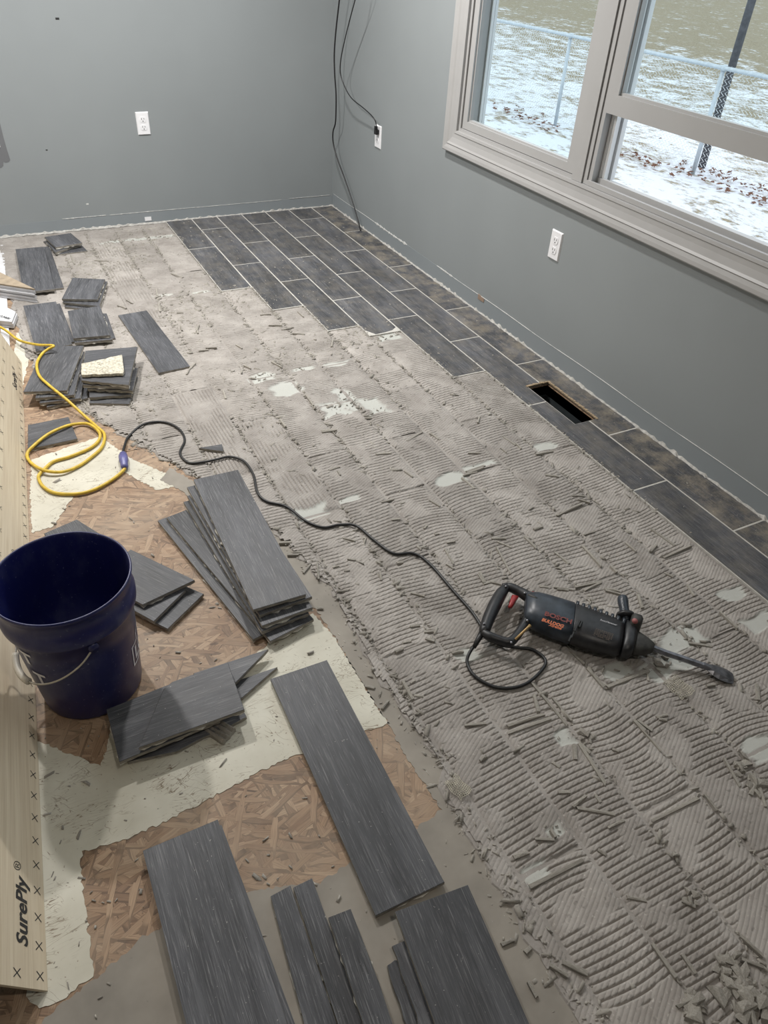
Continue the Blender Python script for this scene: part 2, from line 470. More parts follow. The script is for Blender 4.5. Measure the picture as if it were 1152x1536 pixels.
def scar_r(y0, y1, w0, w1, n=40):
    Y = np.linspace(y0, y1, n); w = w0 + (w1 - w0) * rng.random(n) ** 2
    w[0] = w[-1] = 0.0003
    z = ZB + 0.0015 * np.sin(Y * 9)
    strip('torn_paint_line', [(0, y, zz - ww / 2) for y, zz, ww in zip(Y, z, w)], [(0, y, zz + ww / 2) for y, zz, ww in zip(Y, z, w)], MW_scar, wall_right, ox * 2.2)
scar_r(-0.02, -0.62, 0.0006, 0.0016); scar_r(-0.62, -1.03, 0.003, 0.016, 46); scar_r(-1.36, -1.52, 0.002, 0.009, 20)
scar_r(-1.52, -2.5, 0.0008, 0.003, 60); scar_r(-2.5, -4.6, 0.0006, 0.0022, 90)
def scar_b(x0, x1, z0, w0, w1, n=40):
    X = np.linspace(x0, x1, n); w = w0 + (w1 - w0) * rng.random(n) ** 2; w[0] = w[-1] = 0.0003
    strip('torn_paint_line', [(x, 0, z0 - ww / 2) for x, ww in zip(X, w)], [(x, 0, z0 + ww / 2) for x, ww in zip(X, w)], MW_scar, wall_back, oy * 2.2)
scar_b(-1.66, -1.42, 0.075, 0.001, 0.004); scar_b(-1.40, -0.9, 0.074, 0.0006, 0.0045); scar_b(-0.9, -0.35, 0.073, 0.0006, 0.002); scar_b(-0.3, -0.02, 0.076, 0.0006, 0.002)
# brown torn paper spot on the window wall
pa = WX(718, 443); pb = WX(724, 450)
strip('torn_paper_spot', [(0, pa[1], pa[2] - 0.016), (0, pb[1] - 0.015, pb[2] - 0.006)], [(0, pa[1], pa[2] + 0.008), (0, pb[1] - 0.015, pb[2] + 0.010)],
      plain('torn_paper', (0.28, 0.2, 0.15), 0.9), wall_right, ox * 3)
def caulk(parent, along, a0, a1, n, zl, zh):
    A = np.linspace(a0, a1, n); h = zl + (zh - zl) * np.clip(vnoise(A, A * 0.3, 90, 21), 0, 1) ** 2.5 + 0.002 * rng.random(n); d = 0.002 + 0.009 * np.clip(vnoise(A, A * .7, 120, 8), 0, 1)
    V = []; F = []
    for a, hh, dd in zip(A, h, d):
        if along == 'y': V += [(-0.0005, a, 0.0005), (-0.0005, a, hh), (-0.004, a, hh * 0.8), (-0.004 - dd, a, 0.0105)]
        else: V += [(a, -0.0005, 0.0005), (a, -0.0005, hh), (a, -0.004, hh * 0.8), (a, -0.004 - dd, 0.006)]
    for i in range(n - 1):
        p, q = 4 * i, 4 * i + 4
        F += [(p + 1, q + 1, q + 2, p + 2), (p + 2, q + 2, q + 3, p + 3), (p + 3, q + 3, q, p)]
    obj('caulk_bead', V, F, MW_caulk, parent)
caulk(wall_right, 'y', -0.004, -4.7, 330, 0.0115, 0.022)
caulk(wall_back, 'x', -0.004, -2.6, 200, 0.012, 0.021)
# scuffs on the back wall
for (px, py, r) in ((86, 28, 2.5), (70, 225, 1.4), (131, 306, 2), (137, 330, 3), (150, 333, 2), (72, 333, 1)):
    p = WY(px, py)
    mbx = MB(); mbx.box(p[0] - r * 0.0035, p[0] + r * 0.0035, -0.0006, 0, p[2] - 0.0018 * r, p[2] + 0.0018 * r)
    mbx.build('scuff_mark', MW_scar if px > 100 else M_slot, wall_back)
# darker grey patch at the edge of the end wall, and a white plate inside it
M_dark_patch = m_wall('darker_grey_patch', (0.155, 0.16, 0.168))
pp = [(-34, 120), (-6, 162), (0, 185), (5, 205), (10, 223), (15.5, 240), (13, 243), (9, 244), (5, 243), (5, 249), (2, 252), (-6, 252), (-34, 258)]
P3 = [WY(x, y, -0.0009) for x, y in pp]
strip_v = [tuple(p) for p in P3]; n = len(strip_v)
obj('dark_grey_patch', strip_v + [(x, 0, z) for x, y, z in strip_v], [tuple(range(n))] + [(i, n + i, n + (i + 1) % n, (i + 1) % n) for i in range(n)], M_dark_patch, wall_back)

def outlet(name, label, origin, axis_w, normal, plug=False, blank=False, w=0.070, h=0.114):
    """axis_w: unit vector along the plate's width, normal: out of the wall"""
    t = empty(name, origin)
    tag(t, label, 'outlet')
    aw = np.array(axis_w, float); nn = np.array(normal, float)
    def P(u, v, d): return tuple(aw * u + np.array([0, 0, v]) + nn * d)
    def plate(u0, u1, v0, v1, d0, d1, ch):
        V = [P(u0, v0, d0), P(u1, v0, d0), P(u1, v1, d0), P(u0, v1, d0), P(u0 + ch, v0 + ch, d1), P(u1 - ch, v0 + ch, d1), P(u1 - ch, v1 - ch, d1), P(u0 + ch, v1 - ch, d1)]
        return V, [(0, 1, 5, 4), (1, 2, 6, 5), (2, 3, 7, 6), (3, 0, 4, 7), (4, 5, 6, 7), (0, 3, 2, 1)]
    obj('cover_plate', *plate(0, w, 0, h, 0, 0.006, 0.004), M_plate, t)
    for cv in (h * 0.5 + 0.0195, h * 0.5 - 0.0195):
        V = []; F = []
        for d in (0.005, 0.0078):
            for k in range(20):
                a = 2 * PI * k / 20; V.append(P(w / 2 + 0.0165 * math.cos(a), cv + max(-0.0135, min(0.0135, 0.0175 * math.sin(a))), d))
        F = [(k, (k + 1) % 20, 20 + (k + 1) % 20, 20 + k) for k in range(20)] + [tuple(range(20, 40))]
        rcp = obj('receptacle', V, F, M_plate, t)
        for du, dv, sw, sh in ((-0.0065, 0.004, 0.0012, 0.0045), (0.0065, 0.004, 0.0012, 0.0037), (0, -0.007, 0.0024, 0.0024)):
            obj('slot', *plate(w / 2 + du - sw, w / 2 + du + sw, cv + dv - sh, cv + dv + sh, 0.0074, 0.0082, 0.0), M_slot, rcp)
    obj('screw', *plate(w / 2 - 0.003, w / 2 + 0.003, h / 2 - 0.003, h / 2 + 0.003, 0.0055, 0.0068, 0.001), M_plate, t)
    return t
outlet('wall_outlet', 'white duplex outlet on the end wall', (-1.1741, -0.0002, 0.4822), (1, 0, 0), (0, -1, 0))
outlet('wall_outlet', 'white duplex outlet below the window', (-0.0002, -2.2122, 0.4248), (0, -1, 0), (-1, 0, 0))
po = WX(567, 222)
o_pl = outlet('wall_outlet', 'white duplex outlet with a black plug in it, near the corner', (-0.0002, po[1] + 0.035, po[2]), (0, -1, 0), (-1, 0, 0))
pw = WY(-4, 221, 0)
outlet('wall_outlet', 'white plate at the edge of the dark grey patch', (pw[0] - 0.055, -0.0012, pw[2]), (1, 0, 0), (0, -1, 0))
p = WY(222, 328)
mb = MB(); mb.box(-0.019, 0.019, -0.004, -0.0015, -0.011, 0.011)
t = mb.build('wall_tab', M_plate); t.location = (p[0], 0, p[2]); tag(t, 'small white rectangular tab low on the end wall', 'tab')

# ------------------------------------------------------------------ windows
M_glass, nt, b = new_mat('window_glass')
for nd in list(nt.nodes):
    if nd.type == 'BSDF_PRINCIPLED': nt.nodes.remove(nd)
tr = nt.nodes.new('ShaderNodeBsdfTransparent'); tr.inputs[0].default_value = (0.93, 0.965, 0.97, 1)
gl = nt.nodes.new('ShaderNodeBsdfGlossy'); gl.inputs['Roughness'].default_value = 0.02
mx = nt.nodes.new('ShaderNodeMixShader')
mx.inputs[0].default_value = 0.025; nt.links.new(tr.outputs[0], mx.inputs[1]); nt.links.new(gl.outputs[0], mx.inputs[2])
nt.links.new(mx.outputs[0], nt.nodes['Material Output'].inputs[0])

# moulded casing with mitred corners: profile (out from the opening, off the wall)
trim = struct(empty('trim_1', (0, OY1, OZ0)), 'white moulded casing around the window', 'casing')
PROF = [(0.0, 0.0), (0.0, 0.013), (0.010, 0.0145), (0.013, 0.0115), (0.030, 0.0125), (0.052, 0.017), (0.060, 0.0215), (0.064, 0.0185), (0.078, 0.0225), (0.090, 0.0235), (0.094, 0.021), (0.094, 0.0)]
def casing_piece(c0, c1, d0, d1):
    """c0,c1 opening corners (y,z); d0,d1 mitre directions"""
    V = []; n = len(PROF)
    for c, d in ((c0, d0), (c1, d1)):
        for w, h in PROF: V.append((-h, c[0] + d[0] * w - OY1, c[1] + d[1] * w - OZ0))
    F = [(i, i + 1, n + i + 1, n + i) for i in range(n - 1)] + [tuple(range(n)), tuple(range(n, 2 * n))[::-1]]
    obj('casing_board', V, F, M_trim, trim)
A_, B_, C_, D_ = (OY1, OZ0), (OY1, OZ1), (OY0, OZ1), (OY0, OZ0)
casing_piece(A_, B_, (1, -1), (1, 1)); casing_piece(B_, C_, (1, 1), (-1, 1)); casing_piece(C_, D_, (-1, 1), (-1, -1)); casing_piece(D_, A_, (-1, -1), (1, -1))

def rect_frame(mb, y0, y1, z0, z1, w, x0, x1):
    """y0>y1; four bars of width w"""
    mb.box(x0, x1, y1, y1 + w, z0, z1); mb.box(x0, x1, y0 - w, y0, z0, z1)
    mb.box(x0, x1, y1 + w, y0 - w, z0, z0 + w); mb.box(x0, x1, y1 + w, y0 - w, z1 - w, z1)
# fixed unit
GZ0 = 0.787
w1 = struct(empty('window_1', (0, 0, 0)), 'fixed picture window pane in a white vinyl frame', 'window')
mb = MB(); mb.box(-0.001, 0.05, -1.447, OY1, OZ0, OZ1); mb.box(-0.001, 0.05, -2.262, -1.447, OZ0, OZ0 + 0.013); mb.box(-0.001, 0.05, -2.262, -1.447, OZ1 - 0.013, OZ1)
mb.build('jamb_liner', M_vinyl_shaded, w1)
def bars(name, y0, y1, z0, z1, wl, wr, wb, wt, x0, x1, parent):
    for nm, a in ((name, (x0, x1, y0 - wl, y0, z0, z1)), (name, (x0, x1, y1, y1 + wr, z0, z1)), (name, (x0, x1, y1 + wr, y0 - wl, z0, z0 + wb)), (name, (x0, x1, y1 + wr, y0 - wl, z1 - wt, z1))):
        m_ = MB(); m_.box(*a); m_.build(nm, M_vinyl_shaded, parent)
bars('sash_bar', -1.450, -2.258, OZ0 + 0.0155, OZ1 - 0.0155, 0.036, 0.046, 0.031, 0.03, 0.006, 0.06, w1)
bars('glazing_bead', -1.486, -2.212, GZ0 - 0.0015, OZ1 - 0.046, 0.006, 0.006, 0.007, 0.006, 0.016, 0.038, w1)
mb = MB(); mb.box(0.030, 0.034, -2.208, -1.490, GZ0 + 0.003, OZ1 - 0.05); mb.build('pane', M_glass, w1)
def exterior_jamb(parent, y, sgn, z0, z1, xa, xb, n):
    m_ = MB()
    m_.box(xa, xb, min(y, y + sgn * 0.01), max(y, y + sgn * 0.01), z0, z1)
    st = (xb - xa) / n
    for k in range(n):
        h = 0.010 + (0.007 if k % 2 else 0.015)
        x = xa + k * st
        m_.box(x + 0.2 * st, x + 0.8 * st, min(y, y + sgn * h), max(y, y + sgn * h), z0, z1)
    m_.build('jamb_track', M_vinyl_lit, parent)
exterior_jamb(w1, -1.470, -1, OZ0, OZ1, 0.061, WT + 0.012, 2)
mb = MB(); mb.box(0.06, WT + 0.012, -2.30, -1.434, OZ0 + 0.002, OZ0 + 0.03); mb.build('outer_sill', M_vinyl_shaded, w1)
# mullion between the units
mb = MB()
mb.box(-0.004, WT + 0.02, -2.322, -2.264, OZ0 + 0.001, OZ1 - 0.001); mb.box(0.002, WT, -2.343, -2.324, OZ0 + 0.001, OZ1 - 0.001); mb.box(0.007, 0.05, -2.364, -2.345, OZ0 + 0.001, OZ1 - 0.001)
mb.build('mullion', M_vinyl_shaded, w1)
# double-hung unit with its lower sash raised
w2 = struct(empty('window_2', (0, 0, 0)), 'double-hung window with its lower sash pushed up, open below', 'window')
exterior_jamb(w2, -2.366, -1, OZ0 + 0.02, OZ1, 0.036, WT + 0.012, 4)
exterior_jamb(w2, -3.955, 1, OZ0 + 0.02, OZ1, 0.036, WT + 0.012, 4)
mb = MB(); mb.box(0.0, 0.012, -3.97, -2.345, OZ0 + 0.001, OZ0 + 0.017); mb.box(0.012, 0.03, -3.97, -2.345, OZ0 + 0.001, OZ0 + 0.008); mb.box(0.03, 0.045, -3.97, -2.345, OZ0 + 0.001, OZ0 + 0.030); mb.box(0.045, WT + 0.02, -3.97, -2.345, OZ0 + 0.001, OZ0 + 0.012)
mb.build('sill_track', M_vinyl_shaded, w2)
SZ0 = 0.983
bars('sash_bar', -2.368, -3.95, SZ0, OZ1 - 0.03, 0.042, 0.042, 0.060, 0.04, 0.003, 0.036, w2)
bars('glazing_bead', -2.409, -3.909, SZ0 + 0.059, OZ1 - 0.07, 0.006, 0.006, 0.010, 0.006, 0.012, 0.030, w2)
mb = MB(); mb.box(0.020, 0.024, -3.904, -2.414, SZ0 + 0.068, OZ1 - 0.075); mb.build('pane', M_glass, w2)

# ================================================================== OUTSIDE
GZ = -0.86
def m_snow():
    m, nt, b = new_mat('snowy_lawn')
    v = coords(nt)
    n1 = noise(nt, v, 2.2, 6, 0.68); n2 = noise(nt, coords(nt, (1, 0.45, 1)), 11, 5, 0.7); n3 = noise(nt, coords(nt, (1, .35, 1), (0, 0, 0.4)), 1.6, 6, .75)
    a = math_(nt, 'ADD', math_(nt, 'MULTIPLY', n1, 0.5), math_(nt, 'MULTIPLY', n2, 0.65))
    sx = nt.nodes.new('ShaderNodeSeparateXYZ'); nt.links.new(v, sx.inputs[0])
    far = nt.nodes.new('ShaderNodeMapRange'); far.inputs[1].default_value = 5.5; far.inputs[2].default_value = 20; far.inputs[3].default_value = 0.0; far.inputs[4].default_value = 0.20
    nt.links.new(sx.outputs[0], far.inputs[0])
    a = math_(nt, 'ADD', a, far.outputs[0])
    a = math_(nt, 'ADD', a, math_(nt, 'MULTIPLY', math_(nt, 'SUBTRACT', n3, 0.5), 0.5))
    cover = ramp(nt, a, [(0.585, (0, 0, 0)), (0.70, (1, 1, 1))])
    grass = ramp(nt, noise(nt, coords(nt, (1, .5, 1)), 30, 4, .7), [(0.3, (0.18, 0.15, 0.095)), (0.55, (0.335, 0.285, 0.20)), (0.75, (0.49, 0.44, 0.35))])
    c = mixc(nt, cover, (0.77, 0.80, 0.85), grass)
    nt.links.new(c, b.inputs['Base Color']); b.inputs['Roughness'].default_value = 0.9; b.inputs['Specular IOR Level'].default_value = 0.1
    bump(nt, b, n2, 0.6, 0.04)
    return m
M_snow = m_snow()
gx = np.concatenate([np.linspace(0.3, 9, 60), np.linspace(9.6, 90, 50)]); gy = np.concatenate([np.linspace(-14, -2, 20), np.linspace(-1.7, 12, 70), np.linspace(13, 90, 40)])
V = []; F = []
for i, x in enumerate(gx):
    for j, y in enumerate(gy):
        V.append((x, y, GZ + 0.012 * math.sin(3.1 * x + 1.7 * y) + 0.01 * math.sin(5.3 * y - 2.2 * x)))
ny = len(gy)
for i in range(len(gx) - 1):
    for j in range(ny - 1): F.append((i * ny + j, (i + 1) * ny + j, (i + 1) * ny + j + 1, i * ny + j + 1))
lawn = obj('ground_lawn', V, F, M_snow, smooth=True)
struct(lawn, 'lawn half covered with thin snow outside the window', 'lawn')
# chain-link fence
M_galv = plain('galvanised_steel', (0.55, 0.60, 0.64), 0.45, 0.6, var=0.1, scale=20)
M_wire = plain('fence_wire', (0.72, 0.75, 0.76), 0.5, 0.0, var=0.1)
FX = 6.3; FY0, FY1 = -4.2, 16.0; FT = 0.33
fence = empty('chain_link_fence', (FX, 2.65, GZ)); tag(fence, 'galvanised chain-link fence standing across the snowy lawn', 'fence')
def rel(o):
    o.location = (-FX, -2.65, -GZ); return o
mb = MB(); mb.tube([(FX, FY0, FT), (FX, FY1, FT)], 0.024, 10); rel(mb.build('top_rail', M_galv, fence, True))
for y in np.arange(2.65 - 2 * 2.95, FY1, 2.95):
    mb = MB(); mb.tube([(FX, y, GZ - 0.1), (FX, y, FT)], 0.027, 10); mb.tube([(FX, y, FT - 0.03), (FX, y, FT + 0.03), (FX, y, FT + 0.035)], [0.034, 0.034, 0.01], 10)
    rel(mb.build('fence_post', M_galv, fence, True))
V = []; F = []; cell = 0.062; nz = int((FT + 0.03 - GZ - 0.04) / (cell / 2)); k = 0
for i in range(int((FY1 - FY0) / cell)):
    pts = []
    for j in range(nz + 1):
        pts.append((FX + 0.03 + (0.004 if j % 2 else -0.004), FY0 + i * cell + (cell if (j + i * 0) % 2 else 0) * 0.98, GZ + 0.04 + j * cell / 2))
    base = len(V); r = 0.0034
    for x, y, z in pts: V += [(x - r, y, z), (x + r, y - r, z), (x + r, y + r, z)]
    for j in range(nz):
        a = base + 3 * j
        for q in range(3): F.append((a + q, a + (q + 1) % 3, a + 3 + (q + 1) % 3, a + 3 + q))
rel(obj('wire_mesh', V, F, M_wire, fence))['kind'] = 'stuff'
# dark pole behind the fence
bp = ray(1052, 252); tt = (GZ - CAM[2]) / bp[2]; pb = CAM + tt * bp
mb = MB(); mb.tube([(0, 0, -0.1), (0, 0, 7.0)], [0.05, 0.045], 12)
pole = mb.build('utility_pole', plain('weathered_pole', (0.085, 0.085, 0.095), 0.7, var=0.3, scale=20), None, True); pole.location = (FX + 0.35, pb[1] * 0 + CAM[1] + (FX + 0.35 - CAM[0]) / bp[0] * bp[1], GZ)
tag(pole, 'dark wooden pole standing behind the chain-link fence', 'pole')
# fallen leaves
M_leaf = plain('dead_leaf', (0.20, 0.10, 0.065), 0.8, var=0.5, scale=15)
def leaf_mesh():
    out = []
    for k in range(14):
        a = 2 * PI * k / 14; r = (1.0 if k % 2 == 0 else 0.45) * (0.8 + 0.5 * random.random())
        out.append((r * math.cos(a), 0.75 * r * math.sin(a), 0.25 * random.random()))
    me = bpy.data.meshes.new('fallen_leaf')
    me.from_pydata([(0, 0, 0.05)] + out, [], [(0, 1 + k, 1 + (k + 1) % 14) for k in range(14)]); me.materials.append(M_leaf); me.update()
    return me
LM = [leaf_mesh() for _ in range(4)]
lp = [(1062, 262, 18), (1085, 268, 14), (1105, 277, 16), (1125, 283, 12), (1145, 290, 10), (1022, 248, 10), (945, 228, 6), (960, 235, 5), (990, 245, 5), (1000, 205, 2), (1150, 300, 8), (1035, 255, 8), (780, 170, 6), (800, 176, 8), (815, 182, 6), (830, 190, 8), (760, 164, 4), (740, 158, 2), (1075, 262, 6)]
LV = []
for px, py, n_ in lp:
    for k in range(n_):
        for tr_ in range(12):
            g = G(px + random.gauss(0, 10), py + random.gauss(0, 3.4), GZ + 0.03)
            if abs(g[0] - FX - 0.015) > 0.085 and math.hypot(g[0] - pole.location[0], g[1] - pole.location[1]) > 0.16 and all((g[0] - a) ** 2 + (g[1] - b_) ** 2 > 0.0085 for a, b_ in LV): break
        else: continue
        LV.append((g[0], g[1]))
        o = bpy.data.objects.new('fallen_leaf', random.choice(LM)); COL.objects.link(o)
        s = 0.035 + 0.03 * random.random(); o.location = (g[0], g[1], GZ + 0.022); o.scale = (s, s, s * 1.6); o.rotation_euler = (random.uniform(-.4, .4), random.uniform(-.4, .4), random.uniform(0, 6.28))
        dp_ = min(abs(g[1] - 2.65), abs(g[1] - 5.6))
        wh = 'on the snow at the foot of a fence post' if dp_ < 0.35 and abs(g[0] - FX) < 0.5 else ('on the snow between house and fence' if g[0] < FX else 'on the snow just behind the fence wire')
        tag(o, ('large' if s > 0.05 else 'small') + ' curled brown dead leaf ' + wh, 'leaf', 'dead leaves along the fence')

# ================================================================== LAID TILES
W0, PT = 0.1507, 0.1565
def colx(k): return (-(W0 + (k + 1) * PT), -(W0 + k * PT)) if k >= 0 else (-W0, -0.006)
def joints(k): return [(-0.2165 if k % 2 == 0 else -0.512) - 0.602 * n for n in range(8)]
ENDS = {-1: -4.75, 0: -4.75, 1: -2.314, 2: -1.837, 3: -1.723, 4: -1.425, 5: -1.127}
ZT = 0.0105
mb = MB()
for k, ye in ENDS.items():
    x0, x1 = colx(k)
    if k in (-1, 0):
        # leave the register hole open
        a0, a1 = (x0, HX0) if k == 0 else (HX1 + 0.008, x1)
        mb.box(x0, x1, ye, HY0 - 0.002, 0.0002, 0.0096); mb.box(x0, x1, HY1 + 0.004, -0.004, 0.0002, 0.0096); mb.box(a0, a1, HY0 - 0.002, HY1 + 0.004, 0.0002, 0.0096)
    else: mb.box(x0, x1, ye - 0.003, -0.004, 0.0002, 0.0096)
mb.build('grout_bed', M_grout, floor)
gp2 = 0.0034
def lay(poly, mat):
    P = np.array([p[:2] for p in poly]); c = P.mean(axis=0)
    m_ = MB(); m_.prism(P - c, 0.0003 - 0.0, ZT, 0.0008)
    o = m_.build('floor_tile', mat, floor); o.location = (c[0], c[1], 0.0004 * random.random())
for k, ye in ENDS.items():
    x0, x1 = colx(k); x0 += gp2; x1 -= gp2
    js = [-0.008] + [j for j in joints(k) if j > ye + 0.03] + [ye]
    for a, b_ in zip(js[:-1], js[1:]):
        ya, yb = a - gp2, b_ + gp2
        mat = M_tile_dust if k == -1 else M_tile_lay
        if k == 0 and ya > HY1 > yb:      # far tile notched by the hole
            lay([(x0, ya), (x1, ya), (x1, HY1 + 0.003), (HX0 - 0.003, HY1 + 0.003), (HX0 - 0.003, yb), (x0, yb)], mat)
        elif k == 0 and ya > HY0 > yb:
            lay([(x0, ya), (HX0 - 0.003, ya), (HX0 - 0.003, HY0 - 0.003), (x1, HY0 - 0.003), (x1, yb), (x0, yb)], mat)
        elif k == -1 and ya > HY1 and yb < HY0:
            lay([(x0, ya), (x1, ya), (x1, yb), (x0, yb), (x0, HY0 - 0.003), (HX1 + 0.008, HY0 - 0.003), (HX1 + 0.008, HY1 + 0.003), (x0, HY1 + 0.003)], mat)
        elif k == 2 and b_ == ye:         # broken tile
            lay([(x0, ya), (x1, ya), (x1, yb + 0.035), (x1 - .03, yb + 0.012), (x1 - 0.07, yb + 0.004), (x0 + 0.03, yb), (x0, yb + 0.055)], mat)
        else: lay([(x0, ya), (x1, ya), (x1, yb), (x0, yb)], mat)

# ================================================================== MORTAR BED
EDGE = [(-5.0, -1.452), (-3.88, -1.452), (-3.86, -1.42), (-3.55, -1.441), (-3.25, -1.42), (-2.907, -1.492), (-2.569, -1.626), (-2.154, -1.827), (-1.80, -1.99), (-1.4, -2.03), (0, -2.03)]
EY = np.array([e_[0] for e_ in EDGE]); EX = np.array([e_[1] for e_ in EDGE])
def edge_x(y): return np.interp(y, EY, EX)
# base layer with a ragged left edge
yy = np.linspace(-4.75, -0.004, 260)
le = edge_x(yy) + 0.012 * (rng.random(260) - 0.5) + 0.006 * np.sin(yy * 60)
V = []; F = []
for y, x in zip(yy, le):
    xr = next((colx(k)[0] for k in (5, 4, 3, 2, 1) if y > ENDS[k]), colx(0)[0]) - 0.001
    V += [(x, y, 0.0002), (x + 0.004, y, 0.0032 + 0.001 * random.random()), (x + 0.03, y, 0.003), (xr, y, 0.003)]
for i in range(259):
    p, q = 4 * i, 4 * i + 4
    for s in range(3): F.append((p + s, p + s + 1, q + s + 1, q + s))
bed = obj('mortar_bed', V, F, M_mortar, floor)
bed['label'] = 'grey thinset mortar bed left where the tiles were pulled up'
# places where the mortar came away and the pale board shows: (px,py, half sizes in m along x and y)
PALE = [(676, 720, .052, .030), (818, 671, .050, .022), (467, 771, .055, .030), (520, 752, .045, .013), (392, 568, .05, .035), (430, 585, .055, .05),
        (505, 548, .06, .018), (455, 555, .05, .014), (560, 610, .04, .06), (500, 615, .05, .05), (927, 1010, .035, .030), (1020, 960, .07, .035), (1000, 1000, .07, .03),
        (1098, 893, .05, .022), (1140, 935, .05, .025), (720, 700, .06, .012), (580, 505, .05, .05), (245, 445, .06, .012), (300, 440, .05, .012), (520, 600, .03, .08), (845, 1110, .02, .02),
        (805, 1310, .03, .018), (830, 1250, .02, .015), (1140, 1125, .05, .03), (210, 360, .2, .02), (700, 985, .03, .02)]
PALE = [(G(a, b_)[0], G(a, b_)[1], c, d) for a, b_, c, d in PALE]
def pale_mask(x, y):
    m = np.zeros_like(x)
    for i, (cx, cy, a, b_) in enumerate(PALE):
        wob = 0.25 * np.sin(60 * x + 40 * y + i) + 0.2 * np.sin(110 * y - 70 * x + 2 * i)
        d = np.maximum(np.abs(x - cx) / a, np.abs(y - cy) / b_) + wob * 0.6
        m = np.maximum(m, np.clip((1.05 - d) * 6, 0, 1))
    return m
def patch(k, ya, yb, seed, style):
    x0, x1 = colx(k); x0 += 0.0035; x1 -= 0.0035
    if k == 8 and ya < -3.5: x0 = -1.4505
    if ya - yb < 0.02: return
    r = np.random.default_rng(seed)
    pitch = 0.0138 * (0.92 + 0.16 * r.random())
    near = style['near']
    turn = style.get('turn', False)
    (u0, u1, v0, v1) = (x0, x1, yb + 0.003, ya - 0.003) if not turn else (yb + 0.003, ya - 0.003, x0, x1)
    nu = max(6, int((u1 - u0) / (0.008 if near else 0.011)))
    U = np.linspace(u0, u1, nu)
    rows = []
    fr_ = [(-.115, 0), (-.075, 1), (.075, 1), (.115, 0), (.36, 0), (.64, 0)]
    nb = int((v1 - v0) / pitch) + 6
    for i in range(-3, nb):
        for f_, g_ in fr_: rows.append((v0 + (i + f_) * pitch, g_))
    a1, a2 = (r.random() - 0.5) * 0.028, (r.random() - 0.4) * 0.03
    ph = r.random() * 6
    Vv = np.array([q[0] for q in rows])[:, None]; Gv = np.array([q[1] for q in rows])[:, None] * np.ones((1, nu))
    t = (U - u0) / (u1 - u0)
    curve = a1 * t + a2 * np.sin(PI * t) * np.sin(Vv * 7 + ph) * 0.6
    VV = Vv + curve
    inside = (VV.max(axis=1) > v0) & (VV.min(axis=1) < v1)
    VV = np.clip(VV[inside], v0, v1); Gv = Gv[inside]
    UU = np.ones((VV.shape[0], 1)) * U[None, :]
    X, Y = (UU, VV) if not turn else (VV, UU)
    m = np.clip((vnoise(X, Y, 26, seed + 5) - style['flat']) * 4.0, 0, 1)          # where combed grooves survive
    H = style['h'] + 0.0012 * (vnoise(X, Y, 22, seed + 1) - 0.5) + style['rough'] * (vnoise(X, Y, 130, seed + 2) - 0.5)
    Z = H - Gv * m * (H - 0.0006)
    pm = pale_mask(X, Y)
    Z = Z * (1 - pm) + (0.0033 + 0.0003 * vnoise(X, Y, 80, 3)) * pm
    bd = np.minimum(np.minimum(X - x0, x1 - X), np.minimum(Y - (yb + 0.003), (ya - 0.003) - Y))
    Z = np.where(bd < 0.0015, np.minimum(Z, 0.0028), Z)
    n0, n1 = X.shape
    ex = edge_x(Y) + 0.018 * (vnoise(X, Y, 90, seed + 9) - 0.5) + 0.004
    keep = X > ex
    idx = np.arange(n0 * n1).reshape(n0, n1)
    fk = keep[:-1, :-1] & keep[1:, :-1] & keep[1:, 1:] & keep[:-1, 1:]
    if not fk.any(): return
    q = np.stack([idx[:-1, :-1], idx[:-1, 1:], idx[1:, 1:], idx[1:, :-1]], -1)[fk]
    if turn: q = q[:, ::-1]
    used = np.unique(q); mp_ = -np.ones(n0 * n1, int); mp_[used] = np.arange(len(used))
    co = np.stack([X, Y, Z], -1).reshape(-1, 3)[used]
    q = mp_[q]
    me = bpy.data.meshes.new('mortar_patch')
    me.vertices.add(len(co)); me.vertices.foreach_set('co', co.ravel())
    me.loops.add(q.size); me.loops.foreach_set('vertex_index', q.ravel().astype(np.int32))
    me.polygons.add(len(q)); me.polygons.foreach_set('loop_start', np.arange(0, q.size, 4, dtype=np.int32)); me.polygons.foreach_set('loop_total', np.full(len(q), 4, np.int32))
    me.update(calc_edges=True)
    at = me.attributes.new('pale', 'FLOAT', 'POINT'); at.data.foreach_set('value', (pm.reshape(-1)[used] * 0.85).astype(np.float32))
    at = me.attributes.new('rib', 'FLOAT', 'POINT'); at.data.foreach_set('value', ((1 - pm.reshape(-1)[used]) * style['rib']).astype(np.float32))
    me.materials.append(M_mortar)
    o = bpy.data.objects.new('mortar_patch', me); COL.objects.link(o); o.parent = bed
seed = 100
turned = [G(440, 690), G(735, 560), G(290, 610), G(200, 420), G(175, 400), G(560, 505)]
for k in range(1, 12):
    y_start = ENDS.get(k, -0.012)
    js = [y_start] + [j for j in joints(k) if j < y_start - 0.01] + [-4.75]
    for a, b_ in zip(js[:-1], js[1:]):
        if b_ < -4.75: break
        seed += 13
        cy = (a + b_) / 2
        far = cy > -2.2
        st = dict(near=cy < -2.4, h=0.0070 + 0.0012 * random.random(), flat=0.24 + 0.22 * random.random(), rough=0.0009, rib=1.0)
        if far: st.update(flat=0.25 + 0.2 * random.random(), rough=0.0022, rib=0.5, h=0.0066)
        if k >= 9: st.update(flat=0.45 + 0.2 * random.random())
        if k == 8 and cy < -3.6: st.update(flat=2.0, h=0.0055)
        x0, x1 = colx(k)
        if any(x0 < t_[0] < x1 and b_ < t_[1] < a for t_ in turned): st['turn'] = True
        patch(k, a, b_, seed, st)

